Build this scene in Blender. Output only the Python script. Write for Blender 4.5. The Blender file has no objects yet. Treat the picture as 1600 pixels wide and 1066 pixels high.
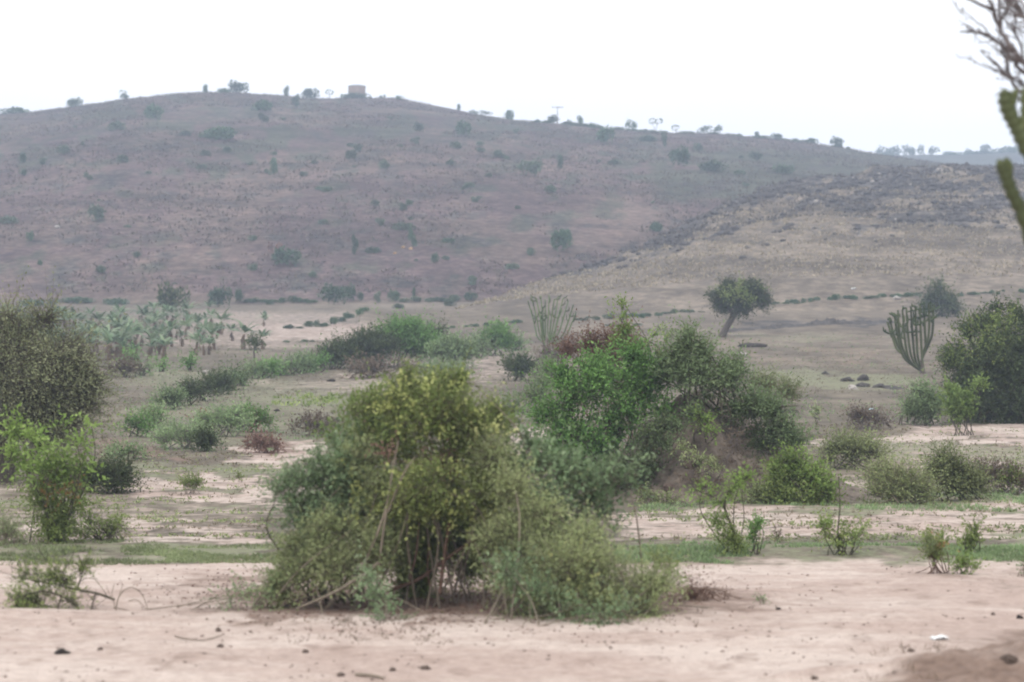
import bpy, math, random
import numpy as np

# ------------------------------------------------------------------ set-up
scn = bpy.context.scene
COL = scn.collection
PI = math.pi
F, CAMZ, HOR = 3608.0, 2.5, 480.0      # focal length in photo pixels, eye height, horizon row
rng = np.random.default_rng(11)

def px(u, row, d):
    """world point seen at photo column u, row `row`, at forward distance d"""
    return np.array([(u - 800.0) / F * d, d, CAMZ + (HOR - row) / F * d])

# ------------------------------------------------------------------ noise
def _hash(ix, iy, iz):
    h = (ix.astype(np.int64) * 374761393 + iy.astype(np.int64) * 668265263 + iz.astype(np.int64) * 2147483647) & 0xffffffff
    h = ((h ^ (h >> 13)) * 1274126177) & 0xffffffff
    h = h ^ (h >> 16)
    return (h & 0xffff) / 65535.0

def noise3(x, y, z):
    x, y, z = np.broadcast_arrays(np.asarray(x, float), np.asarray(y, float), np.asarray(z, float))
    ix, iy, iz = np.floor(x), np.floor(y), np.floor(z)
    fx, fy, fz = x - ix, y - iy, z - iz
    fx, fy, fz = [f * f * (3 - 2 * f) for f in (fx, fy, fz)]
    r = 0.0
    for a in (0, 1):
        for b in (0, 1):
            for c in (0, 1):
                w = (fx if a else 1 - fx) * (fy if b else 1 - fy) * (fz if c else 1 - fz)
                r = r + w * _hash(ix + a, iy + b, iz + c)
    return r * 2 - 1

def noise2(x, y):
    x, y = np.broadcast_arrays(np.asarray(x, float), np.asarray(y, float))
    ix, iy = np.floor(x), np.floor(y)
    fx, fy = x - ix, y - iy
    fx, fy = fx * fx * (3 - 2 * fx), fy * fy * (3 - 2 * fy)
    z = np.zeros_like(ix)
    return ((1 - fx) * (1 - fy) * _hash(ix, iy, z) + fx * (1 - fy) * _hash(ix + 1, iy, z)
            + (1 - fx) * fy * _hash(ix, iy + 1, z) + fx * fy * _hash(ix + 1, iy + 1, z)) * 2 - 1

def fbm2(x, y, o=4):
    r, a, f = 0.0, 0.5, 1.0
    for i in range(o):
        r = r + a * noise2(x * f + 17.3 * i, y * f - 9.1 * i)
        a *= 0.5; f *= 2.03
    return r

def sstep(a, b, x):
    t = np.clip((x - a) / (b - a), 0, 1)
    return t * t * (3 - 2 * t)

# ------------------------------------------------------------------ terrain height
_T = np.linspace(math.log(2.0), math.log(1502.0), 2600)
def _table(pts):
    d = np.exp(_T) - 2.0
    z = np.interp(d, [p[0] for p in pts], [p[1] for p in pts])
    k = np.hanning(141); k /= k.sum()
    return np.convolve(np.pad(z, 70, mode='edge'), k, mode='valid')
_near = [(0, 0), (15.4, 0), (19, -.03), (25, -.27), (36, -.59), (60, -.95), (95, -.62)]
_TL = _table(_near + [(150, .21), (190, 1.2), (240, 3.0), (1500, 3.0)])
_TR = _table(_near + [(130, .1), (150, .63), (190, 2.7), (240, 3.4), (1500, 3.4)])
RID_U = [-3000, -1200, -300, 0, 60, 120, 200, 300, 370, 440, 500, 560, 620, 700, 800, 900, 1000, 1100, 1200, 1300, 1370, 1450, 1600, 2000, 4000]
RID_R = [330, 250, 196, 184, 178, 169, 157, 151, 150, 154, 158, 158, 160, 173, 188, 199, 209, 212, 220, 232, 243, 254, 270, 300, 330]
RD2_U = [-3000, 1200, 1300, 1370, 1450, 1500, 1600, 1900, 4000]
RD2_R = [300, 290, 262, 246, 243, 243, 240, 232, 300]
SPU_U = [-3000, 560, 640, 700, 760, 900, 1000, 1100, 1150, 1200, 1300, 1400, 1600, 2000, 4000]
SPU_R = [560, 520, 500, 488, 471, 427, 386, 333, 307, 287, 271, 267, 263, 258, 300]
SPU_D = [190, 190, 195, 205, 215, 245, 265, 292, 302, 315, 330, 338, 345, 360, 400]

def _hillz(u, d, zr, d0, d1, z0, p=1.6):
    t = np.clip((d - d0) / (d1 - d0), 0, 1)
    z = z0 + (zr - z0) * (1 - (1 - t) ** p)
    return np.where(d > d1, zr - 0.10 * (d - d1), np.where(d < d0, z0 - 0.2 * (d0 - d), z))

def _calib(us, rows, d0, d1, z0):
    dd = np.linspace(d0, d1, 300)
    rows = np.asarray(rows, float)
    tgt = (HOR - rows) / F
    zr = CAMZ + tgt * d1
    for _ in range(6):
        g = np.array([((_hillz(u, dd, z, d0, d1, z0) - CAMZ) / dd).max() for u, z in zip(us, zr)])
        zr = zr + (tgt - g) * d1 * .9
    return zr
RID_Z = _calib(RID_U, RID_R, 240, 620, 3.0)
RD2_Z = _calib(RD2_U, RD2_R, 700, 960, 20.0)
_sm = lambda u, us, vs: (np.interp(u - 24, us, vs) + 2 * np.interp(u, us, vs) + np.interp(u + 24, us, vs)) / 4

MOUND = (px(1095, 792, 38.2)[0], 38.4)

def Zparts(x, y):
    d = np.maximum(y, 1.0)
    u = np.clip(x / d * F + 800, -2900, 3900)
    t = np.log(np.maximum(y, -1) + 2.0)
    zl, zr = np.interp(t, _T, _TL), np.interp(t, _T, _TR)
    w = sstep(480, 1100, u)
    val = zl * (1 - w) + zr * w
    hill = _hillz(u, d, _sm(u, RID_U, RID_Z), 240, 620, 3.0)
    hill2 = _hillz(u, d, _sm(u, RD2_U, RD2_Z), 700, 960, 20.0)
    sr, sd = _sm(u, SPU_U, SPU_R), _sm(u, SPU_U, SPU_D)
    zc = CAMZ + (HOR - sr) / F * sd
    ts = np.clip((d - 182) / np.maximum(sd - 182, 1), 0, 1)
    spur = 2.3 + (zc - 2.3) * (1 - (1 - ts) ** 1.22)
    spur = np.where(d > sd, zc - .2 * (d - sd), np.where(d < 182, 2.3 - .05 * (182 - d), spur))
    spur = np.where(u < 560, -20, spur)
    return val, np.maximum(hill, hill2), spur, d, u

def gz(x, y):
    x, y = np.asarray(x, float), np.asarray(y, float)
    val, hill, spur, d, u = Zparts(x, y)
    far = np.where(d > 240, np.maximum(val * 0 + 3.0, hill), val)
    z = np.maximum(far, spur)
    hw = sstep(235, 330, d)
    z = z + fbm2(x / 1.1, y / 1.1, 3) * .028 * np.clip(d / 25, .6, 3.0)
    z = z + fbm2(x / 9.0 + 5, y / 9.0, 3) * .10 * sstep(24, 70, d)
    z = z + hw * (fbm2(x / 34.0, y / 60.0, 4) * 1.5)
    sm = sstep(-.6, .4, spur - far) * sstep(200, 260, d)
    z = z + sm * fbm2(x / 6.0 + 40, y / 9.0, 4) * 1.3
    # ridge of loose dirt by the road, bottom right, and the low bank under the fallen twigs
    z = z + .26 * np.exp(-(((x - 4.1) / 1.7) ** 2 + ((y - 15.2) / .8) ** 2)) * (1 + .9 * fbm2(x * 2.6, y * 2.6, 4))
    z = z + .10 * np.exp(-(((x + 5.2) / 2.0) ** 2 + ((y - 18.7) / .7) ** 2))
    # the step between the sand and the grass strip
    z = z + .07 * np.exp(-((y - 26.0 - .5 * fbm2(x / 3, x * 0, 2)) / .9) ** 2)
    return z

_DD = np.concatenate([np.linspace(8, 60, 1600), np.linspace(60.05, 260, 1600), np.linspace(260.2, 1000, 2400)])
def at(u, row, dmin=0.0):
    """first ground point met along the line of sight through photo point (u, row)"""
    xs = (u - 800) / F * _DD
    r = HOR - (gz(xs, _DD) - CAMZ) / _DD * F
    ok = np.where((r <= row) & (_DD > dmin))[0]
    d = _DD[ok[0]] if len(ok) else 600.0
    x = (u - 800) / F * d
    return np.array([x, d, float(gz(x, d))])

def ridge_at(u, lo=400, hi=1000):
    dd = _DD[(_DD > lo) & (_DD < hi)]
    x = (u - 800) / F * dd
    g = (gz(x, dd) - CAMZ) / dd
    i = int(g.argmax())
    d = dd[i] - 3
    x = (u - 800) / F * d
    return np.array([x, d, float(gz(x, d))])

# ------------------------------------------------------------------ mesh accumulation
class MB:
    def __init__(s):
        s.v, s.f, s.r, s.n = [], [], [], 0
    def add(s, v, faces, r=None):
        v = np.asarray(v, float).reshape(-1, 3); faces = np.asarray(faces, int)
        s.v.append(v); s.f.append(faces + s.n)
        s.r.append(np.full(len(v), .5) if r is None else np.broadcast_to(np.asarray(r, float), (len(v),)))
        s.n += len(v)
    def mesh(s, name, origin=(0, 0, 0), smooth=False):
        me = bpy.data.meshes.new(name)
        v = np.concatenate(s.v) - np.asarray(origin)
        loops = np.concatenate([f.ravel() for f in s.f]).astype(np.int32)
        sizes = np.concatenate([np.full(len(f), f.shape[1]) for f in s.f]).astype(np.int32)
        me.vertices.add(len(v)); me.vertices.foreach_set('co', v.astype(np.float32).ravel())
        me.loops.add(len(loops)); me.loops.foreach_set('vertex_index', loops)
        me.polygons.add(len(sizes))
        me.polygons.foreach_set('loop_start', np.concatenate([[0], np.cumsum(sizes)[:-1]]).astype(np.int32))
        if smooth:
            me.polygons.foreach_set('use_smooth', np.ones(len(sizes), bool))
        me.update(calc_edges=True)
        a = me.attributes.new('rnd', 'FLOAT', 'POINT')
        a.data.foreach_set('value', np.concatenate(s.r).astype(np.float32))
        return me

def link(name, me, mat, parent=None, loc=(0, 0, 0)):
    o = bpy.data.objects.new(name, me)
    if mat is not None and not me.materials:
        me.materials.append(mat)
    COL.objects.link(o)
    o.parent = parent
    o.location = loc
    return o

def tag(o, label, cat=None, group=None, kind=None):
    if label: o['label'] = label
    if cat: o['category'] = cat
    if group: o['group'] = group
    if kind: o['kind'] = kind
    return o

def empty(name, loc, label, cat, group=None):
    o = bpy.data.objects.new(name, None); COL.objects.link(o)
    o.empty_display_size = .2
    o.location = loc
    return tag(o, label, cat, group)

def norm(a):
    return a / np.maximum(np.linalg.norm(a, axis=-1, keepdims=True), 1e-9)

def spline(pts, m=6):
    p = np.asarray(pts, float)
    if len(p) < 3:
        t = np.linspace(0, 1, m + 1)[:, None]
        return p[0] * (1 - t) + p[-1] * t
    q = np.vstack([2 * p[0] - p[1], p, 2 * p[-1] - p[-2]])
    out = []
    for i in range(1, len(q) - 2):
        for k in range(m):
            t = k / m
            a, b, c, d = q[i - 1], q[i], q[i + 1], q[i + 2]
            out.append(.5 * ((2 * b) + (c - a) * t + (2 * a - 5 * b + 4 * c - d) * t * t + (3 * b - a - 3 * c + d) * t ** 3))
    out.append(p[-1])
    return np.array(out)

def tube(mb, pts, radii, sides=6, star=0.0, r=None, cap=True):
    p = np.asarray(pts, float); n = len(p)
    radii = np.broadcast_to(np.asarray(radii, float), (n,)) if np.ndim(radii) == 0 or len(np.atleast_1d(radii)) == n else np.interp(np.linspace(0, 1, n), np.linspace(0, 1, len(radii)), radii)
    tan = norm(np.gradient(p, axis=0))
    ref = np.array([.31, .87, .2]); ref = ref / np.linalg.norm(ref)
    s1 = norm(np.cross(tan, ref)); s2 = np.cross(tan, s1)
    a = np.linspace(0, 2 * PI, sides, endpoint=False)
    mod = 1 - star * (np.arange(sides) % 2)
    ring = (s1[:, None] * np.cos(a)[None, :, None] + s2[:, None] * np.sin(a)[None, :, None]) * mod[None, :, None]
    v = p[:, None] + ring * radii[:, None, None]
    i, j = np.meshgrid(np.arange(n - 1), np.arange(sides), indexing='ij')
    f = np.stack([i * sides + j, i * sides + (j + 1) % sides, (i + 1) * sides + (j + 1) % sides, (i + 1) * sides + j], -1).reshape(-1, 4)
    mb.add(v.reshape(-1, 3), f, r)
    if cap:
        tip = p[-1] + tan[-1] * radii[-1] * .7
        base = (n - 1) * sides
        mb.add(np.vstack([v[-1], tip]), np.array([[k, (k + 1) % sides, sides] for k in range(sides)]), r)

def leaves(mb, pos, dr, L, W, g, r=None, fold=.18):
    """many separate leaf blades (kite shaped, folded on the midrib)"""
    n = len(pos)
    dr = norm(dr)
    up = norm(g.normal(size=(n, 3)) + np.array([0, 0, .8]))
    side = norm(np.cross(dr, up)); nor = np.cross(side, dr)
    L = np.broadcast_to(L, (n,))[:, None]; W = np.broadcast_to(W, (n,))[:, None]
    m = pos + dr * L * .45 + nor * W * fold
    v = np.stack([pos, m + side * W * .5, pos + dr * L, m - side * W * .5], 1).reshape(-1, 3)
    f = np.arange(n * 4).reshape(n, 4)
    rr = g.random(n) if r is None else r
    mb.add(v, f, np.repeat(rr, 4))

def blob(u, row, ru, rr, dd=0.0, rd=None, cover=1.0):
    return (u, row, ru, rr, dd, rd, cover)

def foliage(mb, tw, d0, blobs, L, W, k=6, twig=.18, up=.4, cover=3.0, seed=0, gap=.35, gthr=-.15, ground=True, twr=.0035, tipr=None, shell=.6, clump=True):
    """leafy twigs through the volume of each lump; mb takes the blades, tw the twigs"""
    g = np.random.default_rng(seed)
    pw = d0 / 2309.0
    lumps_ = []
    for (u, row, ru, rr, dd, rd, cv) in blobs:
        d = d0 + dd; s = d / F
        c = px(u, row, d); R = np.array([ru * s, rd if rd else min(ru, rr * 1.6) * s, rr * s])
        a = .5 * L * W / pw ** 2
        n = (cover * cv * PI * ru * rr * .41 / (a * k) + 3) * 1.35
        R = np.maximum(R - .42 * twig, R * .5)
        if clump and min(ru, rr) > 11:
            # a lump of foliage is a core and several smaller clumps with gaps between them
            lumps_.append((c, R * .72, n * .36))
            ms = int(g.integers(6, 10)); w = .5 + g.random(ms)
            for q in range(ms):
                v_ = norm(g.normal(size=3)); v_[1] = -abs(v_[1]) if q % 3 else v_[1]
                lumps_.append((c + v_ * R * (.62 + .30 * g.random()), R * (.28 + .24 * g.random()), n * .74 * w[q] / w.sum()))
        else:
            lumps_.append((c, R, n))
    for (c, R, n) in lumps_:
        n = int(n) + 2
        v = norm(g.normal(size=(n, 3)))
        rad = .25 + .75 * g.random((n, 1)) ** shell
        p = c + v * R * rad
        tone = .5 + .30 * g.normal()  # random leaf tone per clump, partly standing in for shading between clumps
        keep = noise3(p[:, 0] / gap + seed, p[:, 1] / gap, p[:, 2] / gap) > gthr
        if keep.mean() < .45: keep |= g.random(n) < .6
        if ground:
            keep &= p[:, 2] > gz(p[:, 0], p[:, 1]) + .01
        p, v = p[keep], v[keep]; n = len(p)
        if n == 0: continue
        dr = norm(norm(v / R * R.mean()) * .8 + np.array([0, 0, up]) + g.normal(size=(n, 3)) * .45)
        ln = twig * (.5 + g.random((n, 1))) * np.where(g.random((n, 1)) < .10, 2.0, 1.0)
        tt = (np.arange(k) + .5) / k
        q = p[:, None] + dr[:, None] * (ln * tt[None, :])[..., None] + np.array([0, 0, -.18])[None, None] * (ln * tt[None, :] ** 2)[..., None]
        ld = dr[:, None] * .55 + g.normal(size=(n, k, 3)) * .6
        base = g.random(n)
        rr_ = np.clip(.52 * tone + .26 * base[:, None] + g.random((n, k)) * .20 + (tt[None, :] - .5) * .15, 0, 1)
        if ground:
            q[..., 2] = np.maximum(q[..., 2], gz(q[..., 0], q[..., 1]) + .012)
        leaves(mb, q.reshape(-1, 3), ld.reshape(-1, 3), L * (.65 + .7 * g.random(n * k)), W * (.7 + .6 * g.random(n * k)), g, rr_.ravel())
        if tw is not None:
            e = p + dr * ln * .95
            b = p - dr * ln * .15
            sd = norm(np.cross(dr, g.normal(size=(n, 3)))) * twr
            s2 = norm(np.cross(dr, sd)) * twr
            vv = np.stack([b + sd, b - sd * .5 + s2, b - sd * .5 - s2, e], 1).reshape(-1, 3)
            o = np.arange(n)[:, None] * 4
            ff = np.concatenate([o + np.array([[0, 1, 3]]), o + np.array([[1, 2, 3]]), o + np.array([[2, 0, 3]])])
            tw.add(vv, ff, .5)

def stems(mb, base, d0, blobs, n, r0, seed=0, spread=.15, sides=5, onground=True):
    g = np.random.default_rng(seed + 900)
    for i in range(n):
        u, row, ru, rr, dd, rd, cv = blobs[i % len(blobs)]
        d = d0 + dd; s = d / F
        e = px(u, row, d) + norm(g.normal(size=3)) * np.array([ru, ru, rr]) * s * .65
        b = np.asarray(base) + np.array([g.normal() * spread, g.normal() * spread * .6, 0])
        if onground: b[2] = gz(b[0], b[1]) - .04
        else: b[2] -= .08
        if e[2] < b[2] + .1: e[2] = b[2] + .15
        m = b * .45 + e * .55 + g.normal(size=3) * np.linalg.norm(e - b) * .10
        m[2] = b[2] + (e[2] - b[2]) * (.5 + .2 * g.random())
        tube(mb, spline([b, m, e], 5), [r0, r0 * .7, r0 * .3], sides, r=g.random())

# ------------------------------------------------------------------ materials
def nt(name):
    m = bpy.data.materials.new(name); m.use_nodes = True
    t = m.node_tree; t.nodes.clear()
    return m, t
def nd(t, typ, **kw):
    n = t.nodes.new(typ)
    for k, v in kw.items(): setattr(n, k, v)
    return n
def ramp(t, stops):
    n = t.nodes.new('ShaderNodeValToRGB'); e = n.color_ramp.elements
    while len(e) > 1: e.remove(e[-1])
    e[0].position, e[0].color = stops[0][0], (*stops[0][1], 1)
    for p, c in stops[1:]:
        x = e.new(p); x.color = (*c, 1)
    return n

def foliage_mat(name, cols, trans=.22, rough=.65, vary=.25):
    m, t = nt(name); L = t.links
    at_ = nd(t, 'ShaderNodeAttribute', attribute_name='rnd')
    rp = ramp(t, [(i / (len(cols) - 1), c) for i, c in enumerate(cols)])
    L.new(at_.outputs['Fac'], rp.inputs[0])
    oi = nd(t, 'ShaderNodeObjectInfo')
    geo = nd(t, 'ShaderNodeNewGeometry')
    no = nd(t, 'ShaderNodeTexNoise'); no.inputs['Scale'].default_value = 1.6; no.inputs['Detail'].default_value = 2
    L.new(geo.outputs['Position'], no.inputs['Vector'])
    m1 = nd(t, 'ShaderNodeMapRange'); m1.inputs[3].default_value = 1 - vary; m1.inputs[4].default_value = 1 + vary
    L.new(oi.outputs['Random'], m1.inputs[0])
    m2 = nd(t, 'ShaderNodeMapRange'); m2.inputs[1].default_value = .3; m2.inputs[2].default_value = .7; m2.inputs[3].default_value = .75; m2.inputs[4].default_value = 1.25
    L.new(no.outputs[0], m2.inputs[0])
    mu = nd(t, 'ShaderNodeMath', operation='MULTIPLY'); L.new(m1.outputs[0], mu.inputs[0]); L.new(m2.outputs[0], mu.inputs[1])
    vm = nd(t, 'ShaderNodeVectorMath', operation='SCALE'); L.new(rp.outputs[0], vm.inputs[0]); L.new(mu.outputs[0], vm.inputs['Scale'])
    b = nd(t, 'ShaderNodeBsdfPrincipled'); b.inputs['Roughness'].default_value = rough; b.inputs['Specular IOR Level'].default_value = .10
    L.new(vm.outputs[0], b.inputs['Base Color'])
    tr = nd(t, 'ShaderNodeBsdfTranslucent'); L.new(vm.outputs[0], tr.inputs[0])
    mx = nd(t, 'ShaderNodeMixShader'); mx.inputs[0].default_value = trans
    L.new(b.outputs[0], mx.inputs[1]); L.new(tr.outputs[0], mx.inputs[2])
    o = nd(t, 'ShaderNodeOutputMaterial'); L.new(mx.outputs[0], o.inputs[0])
    return m

def rough_mat(name, c1, c2, scale=6.0, rough=.9, bump=.4, detail=6, stretch=(1, 1, 1), c3=None):
    m, t = nt(name); L = t.links
    tc = nd(t, 'ShaderNodeTexCoord')
    mp = nd(t, 'ShaderNodeMapping'); mp.inputs['Scale'].default_value = stretch
    L.new(tc.outputs['Object'], mp.inputs[0])
    no = nd(t, 'ShaderNodeTexNoise'); no.inputs['Scale'].default_value = scale; no.inputs['Detail'].default_value = detail; no.inputs['Roughness'].default_value = .65
    L.new(mp.outputs[0], no.inputs['Vector'])
    rp = ramp(t, [(.32, c1), (.68, c2)] if c3 is None else [(.3, c1), (.5, c2), (.72, c3)])
    L.new(no.outputs[0], rp.inputs[0])
    bp = nd(t, 'ShaderNodeBump'); bp.inputs['Strength'].default_value = bump; bp.inputs['Distance'].default_value = .03
    L.new(no.outputs[0], bp.inputs['Height'])
    b = nd(t, 'ShaderNodeBsdfPrincipled'); b.inputs['Roughness'].default_value = rough; b.inputs['Specular IOR Level'].default_value = .2
    L.new(rp.outputs[0], b.inputs['Base Color']); L.new(bp.outputs[0], b.inputs['Normal'])
    o = nd(t, 'ShaderNodeOutputMaterial'); L.new(b.outputs[0], o.inputs[0])
    return m

M = {
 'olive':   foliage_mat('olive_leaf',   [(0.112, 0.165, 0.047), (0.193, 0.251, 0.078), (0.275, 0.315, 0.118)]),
 'grey':    foliage_mat('grey_leaf',    [(0.145, 0.213, 0.102), (0.203, 0.284, 0.135), (0.276, 0.351, 0.186)]),
 'blue':    foliage_mat('blue_leaf',    [(0.099, 0.161, 0.077), (0.171, 0.246, 0.124), (0.286, 0.365, 0.219)]),
 'bright':  foliage_mat('bright_leaf',  [(0.120, 0.190, 0.046), (0.205, 0.300, 0.080), (0.310, 0.400, 0.140)], .35),
 'green':   foliage_mat('green_leaf',   [(0.091, 0.191, 0.049), (0.131, 0.255, 0.069), (0.185, 0.303, 0.098)]),
 'sage':    foliage_mat('sage_leaf', [(0.134, 0.173, 0.074), (0.227, 0.268, 0.120), (0.316, 0.346, 0.176)]),
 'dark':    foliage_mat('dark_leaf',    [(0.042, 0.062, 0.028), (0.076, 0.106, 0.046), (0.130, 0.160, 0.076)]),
 'tree':    foliage_mat('thorn_leaf',   [(0.125, 0.146, 0.075), (0.186, 0.205, 0.111), (0.254, 0.264, 0.162)]),
 'yellow':  foliage_mat('yellow_bud',   [(0.196, 0.224, 0.075), (0.310, 0.339, 0.121), (0.460, 0.466, 0.213)], .3),
 'dry':     foliage_mat('dry_leaf',     [(0.099, 0.075, 0.055), (0.165, 0.127, 0.094), (0.231, 0.187, 0.138)]),
 'red':     foliage_mat('reddish_leaf', [(0.121, 0.072, 0.057), (0.182, 0.110, 0.088), (0.220, 0.149, 0.110)]),
 'rust':    foliage_mat('rusty_leaf',   [(0.150, 0.085, 0.038), (0.240, 0.135, 0.055), (0.290, 0.190, 0.080)]),
 'hillg':   foliage_mat('hill_leaf',    [(0.048, 0.090, 0.048), (0.077, 0.138, 0.075), (0.104, 0.166, 0.093)], .2, .7),
 'hillp':   foliage_mat('hill_pale_leaf', [(0.070, 0.105, 0.066), (0.105, 0.148, 0.092), (0.140, 0.185, 0.120)], .2, .7),
 'banana':  foliage_mat('banana_leaf',  [(0.083, 0.135, 0.075), (0.133, 0.196, 0.111), (0.209, 0.266, 0.162)], .35, .4),
 'straw':   foliage_mat('straw_blade',  [(0.160, 0.132, 0.090), (0.240, 0.205, 0.145), (0.320, 0.280, 0.200)], .2, .8),
 'grass':   foliage_mat('grass_blade',  [(0.150, 0.190, 0.090), (0.220, 0.260, 0.130), (0.300, 0.330, 0.190)], .3, .6),
 'cactus':  foliage_mat('succulent',    [(0.054, 0.063, 0.030), (0.080, 0.093, 0.043), (0.105, 0.118, 0.059)], .0, .5, .1),
 'cactip':  foliage_mat('succulent_tip', [(0.038, 0.064, 0.026), (0.064, 0.094, 0.038), (0.098, 0.124, 0.053)], .1, .5, .1),
 'bark':    rough_mat('bark', (.060, .050, .042), (.130, .108, .088), 30, stretch=(1, 1, .25)),
 'paletwig': rough_mat('pale_twig', (.140, .115, .088), (.240, .200, .155), 25, stretch=(1, 1, .3)),
 'redtwig': rough_mat('red_twig', (.085, .052, .038), (.170, .105, .078), 25),
 'darktwig': rough_mat('dark_twig', (.045, .042, .028), (.090, .082, .055), 25),
 'greytwig': rough_mat('grey_twig', (.110, .095, .095), (.200, .170, .165), 25),
 'pseudo':  rough_mat('banana_stem', (.110, .075, .052), (.220, .160, .115), 5, stretch=(1, 1, .2)),
 'rock':    rough_mat('dark_rock', (.026, .024, .024), (.066, .060, .057), 3.0, bump=.8, c3=(.115, .104, .096)),
 'pale_rock': rough_mat('pale_rock', (.260, .235, .215), (.430, .400, .370), 5.0, bump=.6),
 'ore':     rough_mat('ochre_rock', (.260, .160, .085), (.400, .270, .150), 3.0, bump=.6),
 'clod':    rough_mat('clod', (.110, .080, .065), (.230, .175, .145), 20, bump=.8),
 'darkclod': rough_mat('dark_clod', (.022, .018, .016), (.060, .048, .042), 20, bump=.8),
 'concrete': rough_mat('tank_concrete', (.200, .150, .122), (.290, .225, .185), 1.5, bump=.2),
 'tanktop': rough_mat('tank_roof', (.330, .340, .350), (.440, .450, .460), 2, bump=.1),
 'pole':    rough_mat('weathered_pole', (.160, .150, .145), (.240, .230, .220), 6, bump=.2),
 'paper':   rough_mat('white_scrap', (.640, .650, .660), (.800, .800, .800), 8, bump=.2),
 'bluebag': rough_mat('pale_blue_plastic', (.420, .560, .640), (.620, .740, .800), 10, .4, .2),
}

# ------------------------------------------------------------------ ground
def ground_material():
    m, t = nt('ground_earth'); L = t.links
    geo = nd(t, 'ShaderNodeNewGeometry'); P = geo.outputs['Position']
    def noise(scale, detail=5, rough=.6, stretch=None):
        n = nd(t, 'ShaderNodeTexNoise'); n.inputs['Scale'].default_value = scale; n.inputs['Detail'].default_value = detail; n.inputs['Roughness'].default_value = rough
        if stretch:
            mp = nd(t, 'ShaderNodeMapping'); mp.inputs['Scale'].default_value = stretch
            L.new(P, mp.inputs[0]); L.new(mp.outputs[0], n.inputs['Vector'])
        else:
            L.new(P, n.inputs['Vector'])
        return n.outputs[0]
    def attr(n):
        return nd(t, 'ShaderNodeAttribute', attribute_name=n).outputs['Fac']
    def math_(op, a, b):
        n = nd(t, 'ShaderNodeMath', operation=op)
        for i, s in enumerate((a, b)):
            if isinstance(s, (int, float)): n.inputs[i].default_value = s
            else: L.new(s, n.inputs[i])
        return n.outputs[0]
    def breakup(mask, nz, k, soft):
        s = math_('ADD', mask, math_('MULTIPLY', math_('SUBTRACT', nz, .5), k * 2.2))
        r = nd(t, 'ShaderNodeMapRange', interpolation_type='SMOOTHSTEP')
        r.inputs[1].default_value = .5 - soft; r.inputs[2].default_value = .5 + soft
        L.new(s, r.inputs[0]); return r.outputs[0]
    def mix(fac, a, b):
        n = nd(t, 'ShaderNodeMix', data_type='RGBA')
        L.new(fac, n.inputs[0]); L.new(a, n.inputs[6]); L.new(b, n.inputs[7]); return n.outputs[2]
    def rampc(nz, stops):
        r = ramp(t, stops); L.new(nz, r.inputs[0]); return r.outputs[0]
    n_a = noise(.35, 8, .68)
    n_b = noise(2.2, 8, .7)
    n_c = noise(.05, 8, .66, (1, .35, 1))
    n_d = noise(9.0, 8, .72)
    n_e = noise(.22, 10, .74, (1, .30, 1.6))
    n_f = noise(.8, 9, .75, (1, .8, 2))
    n_g = noise(.9, 6, .7, (.35, 1.6, 1))
    soil = mix(breakup(n_b, n_a, .8, .22), rampc(n_d, [(.3, (.085, .073, .056)), (.7, (.138, .117, .094))]), rampc(n_b, [(.3, (.115, .103, .073)), (.7, (.190, .160, .128))]))
    sand = mix(breakup(n_g, n_a, .9, .25), rampc(n_d, [(.28, (.300, .226, .194)), (.72, (.440, .350, .306))]), rampc(n_d, [(.28, (.405, .332, .292)), (.72, (.550, .468, .418))]))
    grass = rampc(n_d, [(.25, (.120, .132, .080)), (.5, (.180, .190, .118)), (.75, (.265, .250, .185))])
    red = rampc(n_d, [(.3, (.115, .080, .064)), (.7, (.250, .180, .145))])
    hill = mix(breakup(n_e, n_c, 1.0, .16), rampc(n_f, [(.39, (.060, .042, .044)), (.5, (.098, .068, .067)), (.61, (.148, .106, .098))]), rampc(n_f, [(.39, (.086, .062, .055)), (.5, (.130, .095, .082)), (.61, (.185, .138, .118))]))
    hgreen = rampc(n_f, [(.40, (.046, .050, .036)), (.60, (.092, .094, .068))])
    straw = rampc(n_f, [(.39, (.086, .071, .058)), (.5, (.138, .114, .090)), (.62, (.212, .175, .135))])
    rock = rampc(n_f, [(.40, (.028, .026, .027)), (.5, (.060, .055, .053)), (.62, (.135, .118, .102))])
    st_ = attr('strata')
    stm = nd(t, 'ShaderNodeMapRange'); stm.inputs[1].default_value = -.45; stm.inputs[2].default_value = .45; stm.inputs[3].default_value = .66; stm.inputs[4].default_value = 1.30
    L.new(st_, stm.inputs[0])
    def shade(col):
        n = nd(t, 'ShaderNodeVectorMath', operation='SCALE'); L.new(col, n.inputs[0]); L.new(stm.outputs[0], n.inputs['Scale']); return n.outputs[0]
    rock = shade(rock); hill, straw, hgreen = shade(hill), shade(straw), shade(hgreen)
    c = soil
    soil = shade(soil)
    n_h = noise(38, 4, .8); n_i = noise(4.5, 9, .8)
    def grit(col):
        mr = nd(t, 'ShaderNodeMapRange'); mr.inputs[1].default_value = .3; mr.inputs[2].default_value = .7; mr.inputs[3].default_value = .74; mr.inputs[4].default_value = 1.2
        L.new(math_('ADD', math_('MULTIPLY', n_h, .62), math_('MULTIPLY', n_i, .38)), mr.inputs[0])
        n = nd(t, 'ShaderNodeVectorMath', operation='SCALE'); L.new(col, n.inputs[0]); L.new(mr.outputs[0], n.inputs['Scale']); return n.outputs[0]
    sand = grit(sand); c = soil
    c = mix(breakup(attr('straw'), n_a, .5, .3), c, straw)
    c = mix(breakup(attr('sand'), n_b, .9, .32), c, sand)
    c = mix(breakup(attr('hill'), n_a, .3, .3), c, hill)
    c = mix(breakup(attr('hgreen'), n_e, .9, .25), c, hgreen)
    c = mix(breakup(attr('rocky'), n_e, .9, .22), c, rock)
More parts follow.
